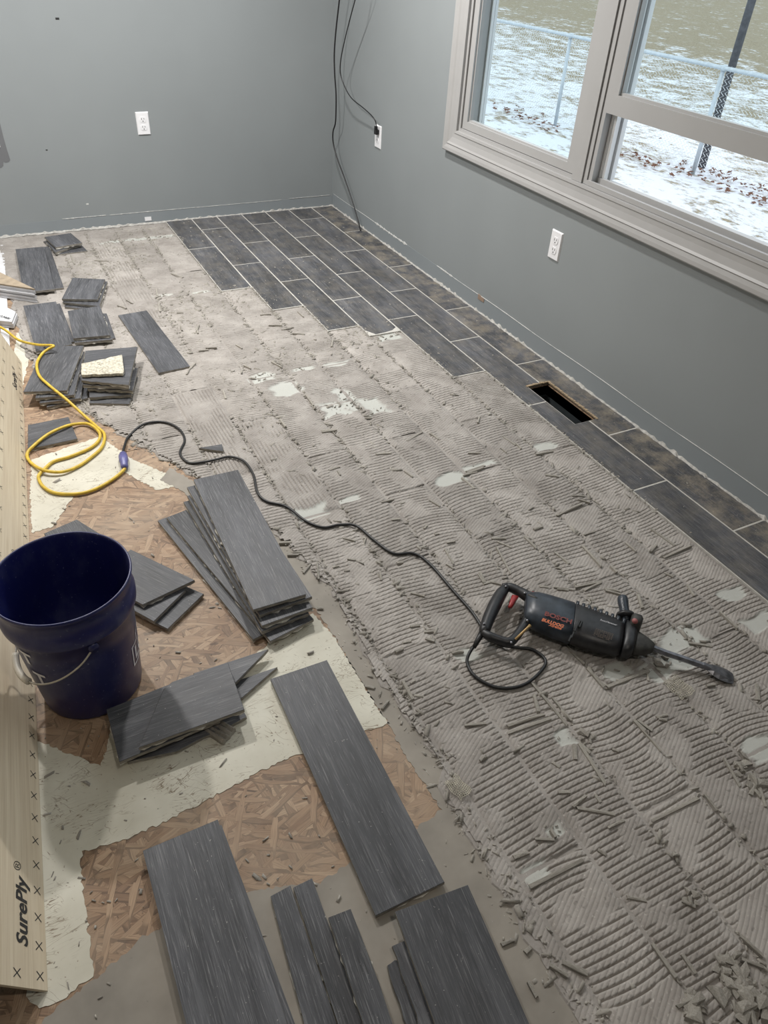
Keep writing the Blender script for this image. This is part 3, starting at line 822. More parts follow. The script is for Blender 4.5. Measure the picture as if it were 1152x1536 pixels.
# ================================================================== PAINT AND MORTAR RESIDUE ON THE SUBFLOOR
def rag(poly, step, amp, seed=1):
    r = np.random.default_rng(seed); out = []; P = [np.array(p[:2], float) for p in poly]
    for i in range(len(P)):
        a, b_ = P[i], P[(i + 1) % len(P)]; L = np.linalg.norm(b_ - a); n = max(1, int(L / step)); d = (b_ - a) / max(L, 1e-9); nn = np.array([-d[1], d[0]])
        for j in range(n): out.append(a + d * L * j / n + nn * amp * (r.random() - 0.5) * 2 + d * amp * (r.random() - .5))
    return out
def sheet_px(name, pxs, z, th, mat, step=0.007, amp=0.0035, seed=1):
    P = rag([G(x, y) for x, y in pxs], step, amp, seed)
    bm = bmesh.new(); vs_ = [bm.verts.new((p[0], p[1], z + th)) for p in P]; f = bm.faces.new(vs_)
    if f.normal.z < 0: f.normal_flip()
    bmesh.ops.triangulate(bm, faces=[f], ngon_method='EAR_CLIP')
    bm.edges.ensure_lookup_table(); be = [e_ for e_ in bm.edges if e_.is_boundary]
    rr = bmesh.ops.extrude_edge_only(bm, edges=be)
    for v_ in rr['geom']:
        if isinstance(v_, bmesh.types.BMVert): v_.co.z = z
    bmesh.ops.recalc_face_normals(bm, faces=bm.faces)
    me = bpy.data.meshes.new(name); bm.to_mesh(me); bm.free(); me.materials.append(mat)
    o = bpy.data.objects.new(name, me); COL.objects.link(o); o.parent = floor
    return o
# big cream band from the leaning sheet to the mortar edge
sheet_px('cream_residue', [(40, 1105), (150, 1150), (170, 1090), (330, 1030), (420, 950), (470, 920), (505, 960), (540, 1020), (575, 1075), (585, 1085), (500, 1112), (440, 1135), (385, 1160), (320, 1195), (250, 1232), (190, 1258), (122, 1278), (124, 1350), (130, 1375), (140, 1462), (100, 1495), (60, 1512), (40, 1500)], 0.0, 0.0012, M_cream, seed=2)
sheet_px('cream_residue', [(45, 740), (48, 690), (90, 675), (150, 655), (200, 690), (260, 715), (280, 728), (235, 735), (185, 708), (150, 730), (110, 745), (80, 790), (48, 800)], 0.0, 0.0012, M_cream, seed=3)
sheet_px('cream_residue', [(18, 560), (25, 500), (40, 498), (45, 530), (30, 600), (25, 610)], 0.0, 0.0012, M_cream, seed=4)
# grey film: strip beside the mortar and the foreground apron
sheet_px('mortar_film', [(405, 790), (460, 800), (500, 850), (540, 905), (580, 985), (640, 1085), (700, 1165), (730, 1215), (770, 1275), (840, 1380), (940, 1540), (1000, 1640), (40, 1700), (48, 1548), (95, 1505), (140, 1472), (215, 1405), (330, 1350), (420, 1330), (480, 1325), (530, 1290), (600, 1260), (662, 1215), (640, 1180), (605, 1130), (580, 1082), (540, 1020), (505, 960), (475, 915), (450, 900)], 0.0002, 0.0010, M_film, seed=5)
sheet_px('mortar_film', [(255, 702), (330, 745), (300, 760), (270, 735), (240, 720)], 0.0002, 0.0014, M_film, seed=6)

# ================================================================== LOOSE TILES
FOOT = []
def covered(x, y):
    if (x + 2.066) ** 2 + (y + 3.29) ** 2 < 0.0145 or x < -2.251 + 0.0857 * (y + 3.929) + 0.012: return True
    for q in FOOT:
        ins = False
        for i in range(len(q)):
            (x1, y1), (x2, y2) = q[i], q[i - 1]
            if (y1 > y) != (y2 > y) and x < (x2 - x1) * (y - y1) / (y2 - y1) + x1: ins = not ins
        if ins: return True
    return False
def rectify(P):
    """P: 4 world corners in order -> true rectangle (centre, long axis angle, length, width)"""
    P = [np.array(p[:2]) for p in P]; c = sum(P) / 4
    e1 = ((P[1] - P[0]) + (P[2] - P[3])) / 2; e2 = ((P[3] - P[0]) + (P[2] - P[1])) / 2
    return c, e1, e2
def loose(label, pxs, ztop, grain=None, rect=False, th=0.009, res=True, group='plank tiles pulled up from the floor', tilt=(0, 0), mat=None, size=None, broken=(), seed=None):
    """pxs: corners of the upper face in photo pixels, at height ztop"""
    P = [G(x, y, ztop) for x, y in pxs]
    sd = seed or int(abs(pxs[0][0] * 7 + pxs[0][1] * 13)); r = np.random.default_rng(sd)
    if rect:
        c, e1, e2 = rectify(P)
        if np.linalg.norm(e1) > np.linalg.norm(e2): e1, e2 = e2, e1
        g = e2 / np.linalg.norm(e2); L = np.linalg.norm(e2); Wd = np.linalg.norm(e1)
        if size: Wd, L = size[0] or Wd, size[1] or L
        Wd = min(Wd, 0.151); L = min(L, 0.602)
        h = np.array([g[1], -g[0]])
        if size:
            m0 = (P[0][:2] + P[1][:2]) / 2; g2 = g if (c - m0) @ g > 0 else -g; c = m0 + g2 * L / 2
        poly = [c + h * sx * Wd / 2 + g * sy * L / 2 for sx, sy in ((-1, -1), (1, -1), (1, 1), (-1, 1))]
    else:
        poly = [p[:2] for p in P]; c = np.mean(poly, axis=0)
        if grain is None: d = max((poly[(i + 1) % len(poly)] - poly[i] for i in range(len(poly))), key=np.linalg.norm)
        else:
            a, b_ = G(*grain[0], ztop), G(*grain[1], ztop); d = (b_ - a)[:2]
        g = d / np.linalg.norm(d)
    ang = math.atan2(g[1], g[0]) - PI / 2
    ca, sa = math.cos(-ang), math.sin(-ang)
    loc = [np.array([(p[0] - c[0]) * ca - (p[1] - c[1]) * sa, (p[0] - c[0]) * sa + (p[1] - c[1]) * ca]) for p in poly]
    # broken edges get a jagged run of points
    out = []
    for i in range(len(loc)):
        a, b_ = loc[i], loc[(i + 1) % len(loc)]; out.append(a)
        if i in broken:
            L_ = np.linalg.norm(b_ - a); n = max(3, int(L_ / 0.02)); nn = np.array([-(b_ - a)[1], (b_ - a)[0]]) / max(L_, 1e-6)
            for j in range(1, n): out.append(a + (b_ - a) * j / n + nn * 0.007 * (r.random() - 0.5))
    FOOT.append([tuple(p) for p in poly])
    t = empty('plank_tile', (c[0], c[1], ztop - th), ang)
    t.rotation_euler = (tilt[0], tilt[1], ang)
    tag(t, label, 'tile', group)
    m_ = MB(); m_.prism(out, 0, th, 0.0009); m_.build('tile_body', mat or M_tile, t)
    if res:
        pr = []
        for i in range(len(out)):
            a, b_ = np.array(out[i]), np.array(out[(i + 1) % len(out)]); L_ = np.linalg.norm(b_ - a); n = max(1, int(L_ / 0.012)); nn = np.array([-(b_ - a)[1], (b_ - a)[0]]) / max(L_, 1e-6)
            low = r.random()
            for j in range(n):
                pos = a + (b_ - a) * j / n
                inw = -pos / max(np.linalg.norm(pos), 1e-6)
                pr.append(pos + inw * (0.005 - 0.0095 * (r.random() ** 1.3 if low > .45 else r.random() * .45)))
        rt = 0.0036
        m_ = MB(); m_.prism(pr, -rt, 0.0002); m_.build('mortar_residue', M_resid, t)
    return t
C1 = ((0, 300), 5.236); C2 = ((20, 500), 4.114); C3 = ((220, 680), 4.114); C4 = ((140, 960), 3.84); C5 = ((0, 760), 3.6)
# far-left group
loose('long plank tile against the end wall, under another one askew', [(37, 367), (72, 365), (98, 436), (57, 444)], 0.016, rect=True)
loose('long plank tile lying on a twisted one near the end wall', crop(*C1, [(130, 370), (325, 338), (455, 738), (172, 738)]), 0.031, rect=True)
loose('lowest broken tile piece of the small pile at the end wall', [(64.9, 362), (112, 357), (131, 376), (86, 381.5)], 0.014)
loose('middle broken tile sliver in the small pile at the end wall', [(68, 361), (112, 355), (121, 367), (104, 371), (83, 379)], 0.028, broken=(2, 3))
loose('top tile piece of the small pile at the end wall', crop(*C1, [(350, 290), (555, 258), (645, 335), (435, 370)]), 0.043)
loose('lowest half tile of the three-high pile beside the long twisted tiles', [(108, 424), (160, 426), (149, 466), (97, 460)], 0.016)
loose('middle half tile of the three-high pile beside the long twisted tiles', [(109, 420), (161, 422), (149, 459), (94, 453)], 0.030)
loose('top half tile of the three-high pile, pale streak across it', crop(*C1, [(570, 610), (825, 622), (765, 780), (485, 775)]), 0.044)
loose('long plank tile under another, beside the white board ends', [(42, 461), (90, 455), (112, 512), (62, 524)], 0.015, grain=((42, 461), (62, 524)))
loose('long dusty two-tone plank tile behind the pile under the yellow cord', [(34.6, 458.4), (83.9, 452), (108, 516), (54, 527)], 0.029, grain=((34.6, 458), (54, 527)))
loose('bottom tile corner sticking out under the square stack', [(118, 470), (160, 470), (173, 507), (128, 512)], 0.015)
loose('middle square tile piece of the stack between the long tiles', [(104, 471), (152, 464), (168.5, 509), (112, 514)], 0.029)
loose('top square tile piece, light streaks, on the stack between the long tiles', crop(*C1, [(530, 870), (785, 830), (865, 1060), (575, 1085)]), 0.043)
loose('single long plank tile lying alone on the combed mortar', [(176, 473), (220, 464), (284, 550), (240, 560)], 0.015, rect=True)
# pile under the yellow cord
for i, (q, zt, lab) in enumerate([
        ([(84, 556), (135, 547), (131, 597), (69.8, 610.6)], 0.015, 'lowest tile of the fanned pile under the yellow cord'),
        ([(78, 545), (130, 538), (121, 597), (59, 604.5)], 0.029, 'second tile up in the fanned pile under the yellow cord'),
        ([(72, 533), (127, 527), (111, 592), (52.8, 597)], 0.043, 'third tile up in the fanned pile under the yellow cord'),
        ([(66, 519.4), (125.7, 518.2), (100.2, 585.6), (35, 587.5)], 0.058, 'smooth top tile of the fanned pile, crossed by the yellow cord')]):
    loose(lab, q, zt, grain=((110, 520), (75, 587)))
# scrim pile
for q, zt, lab, br in [
        ([(139, 570), (207, 566), (193.8, 605.7), (134, 604.5)], 0.015, 'bottom tile of the tall broken pile below the scrim-backed chunk', ()),
        ([(132, 560), (206, 556), (197, 592), (134, 596)], 0.029, 'second tile up in the tall broken pile below the scrim-backed chunk', (2,)),
        ([(130, 548), (207, 552), (199, 586), (131, 583)], 0.043, 'third tile up in the tall broken pile below the scrim-backed chunk', (2, 3)),
        ([(129, 536), (204, 530), (193, 580), (124, 577)], 0.057, 'fourth tile up in the tall broken pile below the scrim-backed chunk', (2,)),
        ([(128, 526), (206, 520), (192.6, 577.8), (122, 570.5)], 0.071, 'top tile of the tall broken pile, under the scrim-backed chunk', (2,))]:
    loose(lab, q, zt, grain=((130, 535), (200, 530)), broken=br)
# upturned chunk with cream scrim
t = loose('upturned tile chunk showing cream mesh scrim on top of the tall pile', [(122, 545), (183, 532), (186, 556), (184, 560), (122, 562)], 0.086, th=0.011, res=False, mat=M_mesh, broken=(0, 3), group='broken pieces')
mb = MB()
for k in range(18):
    x = -0.05 + 0.1 * random.random(); y = -0.02
    a = [(x + random.gauss(0, .004), -0.018 - 0.012 * j / 3 + random.gauss(0, .003), 0.012 - .004 * j + random.random() * .003) for j in range(4)]
    mb.tube(spline(a, 3), 0.0006, 4)
ms = mb.build('frayed_threads', M_mesh, t)
loose('short tile piece lying alone beside the leaning sheet, under the cord loop', crop(*C2, [(90, 565), (340, 515), (395, 650), (90, 715)]), 0.012, grain=((42, 655), (105, 640)))
loose('tile piece whose corner shows beyond the bucket rim', [(115, 779), (66, 800), (100, 850), (168, 812)], 0.014)
# stack right of bucket
loose('bottom tile of the pile half hidden behind the bucket', [(305.6, 890.6), (251.4, 943.3), (175, 905), (235, 860)], 0.014, grain=((251, 943), (175, 905)))
loose('middle tile of the pile half hidden behind the bucket', [(278, 885), (230.6, 932), (160, 893), (205, 850)], 0.028, grain=((230, 932), (160, 893)))
loose('top grainy tile of the pile half hidden behind the bucket', [(292, 870), (214, 907), (135, 866), (196, 824)], 0.042, grain=((292, 870), (196, 824)))
# long stack
LS = [(([(236.5, 784.5), (282, 760), (420, 930), (390, 964)]), 0.014, 'lowest long plank of the fanned stack beside the bucket'),
      (([(252.8, 773.6), (305, 755), (478, 930.4), (398.7, 960.7)]), 0.027, 'second long plank up in the fanned stack beside the bucket'),
      (([(277, 750.5), (335, 737), (468, 921), (388, 946)]), 0.040, 'third long plank up in the fanned stack beside the bucket'),
      (([(282, 742), (345, 727), (472, 912), (390, 938)]), 0.053, 'fourth long plank up in the fanned stack, chipped along its side'),
      (([(276, 722.5), (345, 708), (474, 903.6), (395, 933)]), 0.066, 'fifth long plank up in the fanned stack, broken at its near end'),
      (([(286.8, 711.6), (353.7, 699), (464.3, 901.2), (384, 924.3)]), 0.081, 'top long plank of the fanned stack beside the bucket')]
for q, zt, lab in LS: loose(lab, q, zt, rect=True)
# cut pieces in front of the bucket
loose('bottom cut tile of the pile in front of the bucket', [(190.8, 1143), (172, 1085), (345, 1030), (370, 1075), (346, 1088), (300, 1108), (265, 1126.7)], 0.014, grain=((190, 1143), (346, 1088)))
loose('pointed tile shard on the bare floor at the end of the cut pile', [(300, 1040), (416, 1000.4), (364, 1046), (330, 1062)], 0.013, grain=((300, 1040), (416, 1000)))
loose('left cut tile in the pile in front of the bucket', [(159.5, 1064.2), (244, 1030), (300, 1010), (330, 1080), (179, 1143)], 0.042, grain=((159, 1064), (300, 1012)))
loose('pointed tile shard sticking out above the cut pile', [(290, 1010), (402.5, 973.5), (353.5, 1023.8), (310, 1040)], 0.028, grain=((290, 1010), (402, 973)))
loose('upper slanted tile of the cut pile, half in the bucket shadow', [(258.5, 1022.5), (341.8, 993.3), (366.6, 1064.2), (208.2, 1121.5), (245.5, 1033)], 0.057, grain=((208, 1121), (366, 1064)))
# foreground
loose('whole long plank tile lying across the cream residue', [(408, 1018), (488, 990), (660, 1320), (567, 1370)], 0.016, rect=True, size=(0.148, 0.598))
loose('lower wide plank tile under another at the brown floor patch', [(216, 1272), (338, 1250), (470, 1560), (290, 1600)], 0.018, rect=True, size=(0.149, 0.59))
loose('upper wide plank tile at the brown floor patch, ragged mortar along its sides', [(210.5, 1275.8), (329.9, 1228.9), (458, 1560), (276, 1600)], 0.033, rect=True, size=(0.149, 0.59))
loose('narrow ripped tile strip nearest the brown floor patch', [(406, 1344), (435.5, 1328), (505, 1536), (463, 1560)], 0.013)
loose('narrow ripped tile strip between two other strips', [(440, 1331), (468, 1317), (548, 1540), (510, 1545)], 0.013)
loose('narrow ripped tile strip with a pale cut side, on top of its neighbour', [(492.5, 1376), (526, 1363), (569, 1475), (592, 1545), (548, 1545)], 0.027, grain=((492, 1376), (548, 1545)))
loose('lowest broken strip under the wide tile on the grey film', [(581, 1448), (598, 1440), (640, 1560), (620, 1570)], 0.012, broken=(0, 1, 3))
loose('middle broken strip under the wide tile on the grey film', [(588, 1419), (609, 1410), (672, 1560), (638, 1570)], 0.025, broken=(1, 3))
loose('wide tile with a chipped cream edge beside the narrow strips', [(595.6, 1367), (698.8, 1327.5), (812, 1560), (668, 1600)], 0.042, rect=True, size=(0.149, 0.40))
# small tile chip by the dark cord
loose('small dark triangular tile chip beside the black cord', [(298, 672), (333, 666), (335, 677)], 0.017, res=False, group='broken pieces')
# combed mortar lump under the cut pile
gq = G(330, 1100)
V = []; F = []
for i in range(9):
    for j in range(7):
        V.append((-0.022 + 0.0055 * i + 0.002 * random.random(), -0.03 + 0.010 * j + 0.003 * random.random(), 0.010 + (0.006 if i % 2 else 0) + 0.003 * random.random()))
V += [(x, y, 0) for x, y, z in V]
n = 63
for i in range(8):
    for j in range(6): F += [(i * 7 + j, (i + 1) * 7 + j, (i + 1) * 7 + j + 1, i * 7 + j + 1)]
ring = [i * 7 for i in range(9)] + [56 + j for j in range(1, 7)] + [i * 7 + 6 for i in range(7, -1, -1)] + [j for j in range(5, 0, -1)]
for a, b_ in zip(ring, ring[1:] + ring[:1]): F.append((a, n + a, n + b_, b_))
lump = obj('mortar_lump', V, F, M_rubble); lump.location = (gq[0], gq[1], 0.0014); lump.rotation_euler = (0, 0, 0.55); tag(lump, 'ridged lump of mortar beside the cut tile pile', 'rubble')

# ================================================================== LEANING UNDERLAYMENT SHEET
SA = np.array([-2.251, -3.929, 0.002]); SB = np.array([-2.047, -1.549, 0.002])
SL = np.linalg.norm(SB - SA); SD = (SB - SA) / SL; SP = np.array([-SD[1], SD[0], 0])
def alpha(s): return math.radians(59 + 13 * max(0, min(1, s / SL)) ** 1.5)
def SH(s, t, d=0.0):
    a = alpha(s)
    nrm = -SP * -math.sin(a) * -1 + np.array([0, 0, math.cos(a)])
    nrm = np.array([0, 0, math.cos(a)]) - SP * math.sin(a)
    return SA + SD * s + (SP * math.cos(a) + np.array([0, 0, math.sin(a)])) * t + nrm * d
def m_ply():
    m, nt, b = new_mat('poplar_underlayment')
    tc = nt.nodes.new('ShaderNodeTexCoord')
    g1 = noise(nt, coords(nt, (90, 2.0, 90), (0, 0, 0.085)), 1.0, 4, 0.6)
    g2 = noise(nt, coords(nt, (320, 5, 320), (0, 0, 0.085)), 1.0, 3)
    c = ramp(nt, g1, [(0.3, (0.56, 0.47, 0.345)), (0.7, (0.68, 0.60, 0.46))])
    c = mixc(nt, ramp(nt, g2, [(0.25, (0.6, 0.6, 0.6)), (0.5, (0, 0, 0))]), c, (0.46, 0.37, 0.25))
    nt.links.new(c, b.inputs['Base Color']); b.inputs['Roughness'].default_value = 0.6
    return m
M_ply = m_ply()
M_ink = plain('black_ink', (0.03, 0.03, 0.03), 0.7)
sheet = empty('plywood_sheet', tuple(SA)); tag(sheet, 'pale plywood underlayment sheet leaning behind the blue bucket, printed with crosses', 'plywood')
ns, nt_ = 40, 10; TH = 1.05; V = []; F = []
for d in (0.0, -0.0055):
    for i in range(ns + 1):
        for j in range(nt_ + 1): V.append(SH(SL * i / ns, TH * j / nt_, d) - SA)
n = (ns + 1) * (nt_ + 1); w = nt_ + 1
for i in range(ns):
    for j in range(nt_):
        a = i * w + j; F += [(a, a + 1, a + w + 1, a + w), (n + a, n + a + w, n + a + w + 1, n + a + 1)]
for i in range(ns): F += [(i * w, (i + 1) * w, n + (i + 1) * w, n + i * w), (i * w + nt_, n + i * w + nt_, n + (i + 1) * w + nt_, (i + 1) * w + nt_)]
for j in range(nt_): F += [(j, n + j, n + j + 1, j + 1), (ns * w + j, ns * w + j + 1, n + ns * w + j + 1, n + ns * w + j)]
obj('panel', V, F, M_ply, sheet)
def xmark(s, t, r=0.0075):
    mb = MB()
    for sg in (1, -1):
        a = np.array([s - r, t - sg * r]); b_ = np.array([s + r, t + sg * r]); d = (b_ - a) / np.linalg.norm(b_ - a); q = np.array([-d[1], d[0]]) * 0.0009
        mb.add([SH(*(a - q), 0.0004 + sg * .0001) - SA, SH(*(b_ - q), 0.0004 + sg * .0001) - SA, SH(*(b_ + q), 0.0004 + sg * .0001) - SA, SH(*(a + q), 0.0004 + sg * .0001) - SA], [(0, 1, 2, 3)])
    mb.build('cross_mark', M_ink, sheet)
s = 0.022
while s < SL - 0.01:
    xmark(s, 0.0165); s += 0.0508
xmark(0.022, 0.067)
for r_ in (0.118, 0.22, 0.32, 0.42):
    s = 0.06
    while s < SL - 0.02: xmark(s, r_, 0.008); s += 0.1016
def sheet_text(s0, t0):
    v1, f1 = text_mesh('SurePly', 0.041, 0.25, bold=0.0011)
    v2, f2 = text_mesh('\u00ae', 0.024, 0.0)
    wd = max(v[0] for v in v1); hh = max(v[1] for v in v1)
    V = [SH(s0 + v[0] * 1.0, t0 + v[1] * 0.85, 0.0006) - SA for v in v1]
    o1 = obj('lettering', V, f1, M_ink, sheet)
    V = [SH(s0 + wd + 0.008 + v[0], t0 + 0.012 + v[1], 0.0006) - SA for v in v2]
    obj('lettering', V, f2, M_ink, sheet)
sheet_text(0.066, 0.043); sheet_text(0.98, 0.043); sheet_text(SL - 0.30, 0.040)

# white trim boards at the left
M_prim = plain('primed_white_wood', (0.66, 0.66, 0.68), 0.55, var=0.08, scale=20)
M_raw = plain('raw_wood', (0.36, 0.29, 0.21), 0.7, var=0.2, scale=30)
def wedge_stack(name, label, pxs, layers, z0, z1, topmat, sidemat):
    P = [G(x, y, z1)[:2] for x, y in pxs]; c = np.mean(P, axis=0)
    t = empty(name, (c[0], c[1], z0)); tag(t, label, 'trim boards')
    h = (z1 - z0) / layers
    for i in range(layers):
        sh = 0.004 * (random.random() - 0.5) + (0.0018 if i % 2 else -0.0018)
        poly = [((p - c) + np.array([sh, sh * 0.5])) for p in P]
        m_ = MB(); m_.prism(poly, i * h, (i + 1) * h - 0.0012, 0.0006); m_.build('board', topmat if i == layers - 1 else sidemat, t)
    return t
z1 = 0.076
wedge_stack('trim_bundle', 'stack of white-edged thin boards with a brown top, ends mitred, on the floor', [(52, 433), (-40, 419), (-40, 389), (0, 408)], 8, 0.0075, z1, M_raw, M_prim)
# make the wood of the top layer white on its sides as well
tb = wedge_stack('trim_bundle', 'white primed boards with black print beside the yellow cord end', [(24, 467), (18, 482), (-40, 476), (-40, 436), (0, 455)], 3, 0.0075, 0.040, M_prim, M_prim)
v1, f1 = text_mesh('PERICO', 0.035, 0, bold=0.0006)
pa, pb_ = G(17, 477, 0.0405), G(-8, 470, 0.0405)
d = (pb_ - pa)[:2]; d /= np.linalg.norm(d); q = np.array([-d[1], d[0]])
tl = np.array(tb.location)
obj('lettering', [(pa[0] + d[0] * v[0] * .5 + q[0] * v[1] * .6 - tl[0], pa[1] + d[1] * v[0] * .5 + q[1] * v[1] * .6 - tl[1], 0.0405 - tl[2]) for v in v1], f1, M_ink, tb)
# white lath lying along the floor under the stacks
b0 = G(15, 524, 0.006); b1 = G(5.5, 366, 0.006); dv = b1 - b0; n_ = np.array([-dv[1], dv[0], 0]) / np.linalg.norm(dv[:2]) * 0.032
V = [np.zeros(3), n_, n_ + dv, dv]; V = [v - np.array([0, 0, 0.0055]) for v in V] + V
lath = obj('trim_strip', V, [(0, 1, 2, 3), (7, 6, 5, 4), (0, 4, 5, 1), (1, 5, 6, 2), (2, 6, 7, 3), (3, 7, 4, 0)], M_prim); lath.location = tuple(b0)
tag(lath, 'narrow white trim strip lying along the floor under the board stacks', 'trim strip')

# ================================================================== BUCKET
BX, BY = -2.066, -3.29; BZ = 0.0016
def m_blue():
    m, nt, b = new_mat('blue_bucket_plastic')
    v = coords(nt)
    sp = ramp(nt, noise(nt, v, 130, 3), [(0.66, (0, 0, 0)), (0.74, (0.6, 0.6, 0.6))])
    ds = ramp(nt, noise(nt, coords(nt, (1, 1, .5)), 16, 5, .7), [(0.5, (0, 0, 0)), (0.8, (0.36, 0.36, 0.36))])
    c = mixc(nt, ds, (0.009, 0.012, 0.088), (0.13, 0.14, 0.22)); c = mixc(nt, sp, c, (0.25, 0.26, 0.34))
    nt.links.new(c, b.inputs['Base Color']); b.inputs['Roughness'].default_value = 0.34
    b.inputs['Subsurface Weight'].default_value = 0.0
    return m
M_blue = m_blue()
bucket = empty('bucket', (BX, BY, BZ)); tag(bucket, 'blue plastic bucket with white logo and wire handle beside the leaning sheet', 'bucket')
def rad(z): return 0.112 + (0.1335 - 0.112) * min(z, 0.30) / 0.30
HB = 0.352
prof = [(0.001, 0.004), (0.100, 0.004), (0.104, 0.0), (0.110, 0.0), (0.112, 0.006), (rad(0.1), 0.10), (rad(0.2), 0.2), (rad(0.262), 0.262), (0.1395, 0.266), (0.1405, 0.270), (0.1415, 0.288), (0.1375, 0.300), (0.1350, 0.306), (0.1360, 0.330), (0.1385, 0.334), (0.1395, 0.340),
        (0.1425, 0.344), (0.1435, 0.348), (0.1425, HB), (0.1395, HB + 0.0005), (0.1380, 0.349), (0.1360, 0.340), (0.1335, 0.30), (rad(0.2) - 0.003, 0.2), (0.1085, 0.010), (0.10, 0.008), (0.001, 0.008)]
mb = MB(); mb.lathe(prof, seg=96); mb.build('bucket_shell', M_blue, bucket, True)
M_print = plain('white_print', (0.78, 0.78, 0.84), 0.5, var=0.15, scale=50)
def on_bucket(name, V, F, parent=bucket, lift=0.0009):
    """V: (arc, height) in metres, arc measured round the bucket as an angle * 0.125"""
    out = [((rad(h) + lift) * math.cos(a / 0.125), (rad(h) + lift) * math.sin(a / 0.125), h) for a, h in V]
    return obj(name, out, F, M_print, parent)
# logo: gabled outline with the letter row inside, on the side turned to the pulled-up planks
LA = -0.30 * 0.125     # arc of the first letter's side
def ring(poly, w):
    P = [np.array(p) for p in poly]; c = sum(P) / len(P); V = []; F = []; n = len(P)
    for i in range(n):
        a, b_, d = P[i - 1], P[i], P[(i + 1) % n]
        e1 = (b_ - a) / np.linalg.norm(b_ - a); e2 = (d - b_) / np.linalg.norm(d - b_); n1 = np.array([-e1[1], e1[0]]); n2 = np.array([-e2[1], e2[0]])
        nn = n1 + n2; nn /= nn @ n1
        V += [tuple(b_), tuple(b_ + nn * w)]
    for i in range(n): j = (i + 1) % n; F.append((2 * i, 2 * j, 2 * j + 1, 2 * i + 1))
    return V, F
def subdiv(V, F, step=0.008):
    bm = bmesh.new(); vs_ = [bm.verts.new((v[0], v[1], 0)) for v in V]
    for f in F:
        try: bm.faces.new([vs_[i] for i in f])
        except ValueError: pass
    bmesh.ops.triangulate(bm, faces=bm.faces)
    for _ in range(4):
        e_ = [x for x in bm.edges if x.calc_length() > step]
        if not e_: break
        bmesh.ops.subdivide_edges(bm, edges=e_, cuts=1); bmesh.ops.triangulate(bm, faces=bm.faces)
    bm.verts.index_update()
    o = [(v.co.x, v.co.y) for v in bm.verts], [tuple(q.index for q in f.verts) for f in bm.faces]; bm.free(); return o
LOGO0 = 0.0
def place_logo(a0):
    w_ = 0.20; z0 = hL if hL else 0.11; z1 = z0 + 0.066
    poly = [(0, z0), (w_, z0), (w_, z1), (w_ - 0.03, z1), (w_ - 0.03, z1 + 0.018), (w_ / 2, z1 + 0.058), (0.03, z1 + 0.018), (0.03, z1), (0, z1)]
    V, F = ring(poly, 0.0042); V, F = subdiv(V, F); on_bucket('logo_outline', [(a0 - 0.006 + x, y) for x, y in V], F)
    v1, f1 = text_mesh("LOWE'S", 0.056, 0, bold=0.0016); wd = max(v[0] for v in v1)
    V, F = subdiv([(0.012 + v[0] * (w_ - 0.024) / wd, z0 + 0.014 + v[1]) for v in v1], f1); on_bucket('lettering', [(a0 - 0.006 + x, y) for x, y in V], F)
def ang_of(px, py, z):
    """angle round the bucket of the visible wall point under a pixel"""
    best = None; d = ray(px, py)
    for t in np.linspace(0.6, 3.0, 6000):
        p = CAM + d * t; r = math.hypot(p[0] - BX, p[1] - BY); h = p[2] - BZ
        if 0 < h < 0.3 and r <= rad(h) + 0.0005: return math.atan2(p[1] - BY, p[0] - BX), h
    return None, None
aL, hL = ang_of(203, 997, 0)
place_logo((aL if aL is not None else -0.5) * 0.125)
print('logo', aL, hL)
aT, hT = ang_of(47, 992, 0); print('T', aT, hT)
if aT is None: aT, hT = -2.2, 0.2
v1, f1 = text_mesh('T', 0.055, 0, align='RIGHT', bold=0.0016)
for dz, da in ((0.0, 0.0), (-0.066, 0.014)):
    V, F = subdiv([(v[0], v[1] + 0.195 + dz) for v in v1], f1); on_bucket('lettering', [(aT * 0.125 + da + 0.004 + x, y) for x, y in V], F)
# wire handle: two ears and a hanging bail with a grip
aE, hE = ang_of(137, 962, 0); print('ear', aE, hE)
if aE is None: aE = -1.35
M_wirew = plain('handle_wire', (0.48, 0.46, 0.42), 0.35, 0.6, var=0.1)
M_grip = plain('grip_plastic', (0.62, 0.58, 0.50), 0.45, var=0.12, scale=40)
e1 = np.array([math.cos(aE), math.sin(aE)]); RE = 0.1355
pts = []
for k in range(17):
    f = k / 16; a = aE - PI * f
    # hangs down against the wall on the side turned to the sheet
    sag = 0.252 - 0.115 * math.sin(PI * f) ** 0.8
    rr = rad(sag) + 0.006 + 0.011 * math.sin(PI * f)
    pts.append((rr * math.cos(a), rr * math.sin(a), sag))
mb = MB(); mb.tube(spline(pts, 4), 0.0022, 8)
hd = mb.build('handle', M_wirew, bucket, True)
mid = spline(pts, 4)[25:40]
mb = MB(); mb.tube(mid, [0.0078] * len(mid), 10); mb.build('grip', M_grip, hd, True)
for a in (aE, aE - PI):
    mb = MB(); c, s_ = math.cos(a), math.sin(a)
    mb.tube([(0.1305 * c, 0.1305 * s_, 0.252), (0.139 * c, 0.139 * s_, 0.252)], 0.011, 14); mb.build('handle_ear', M_blue, bucket, True)

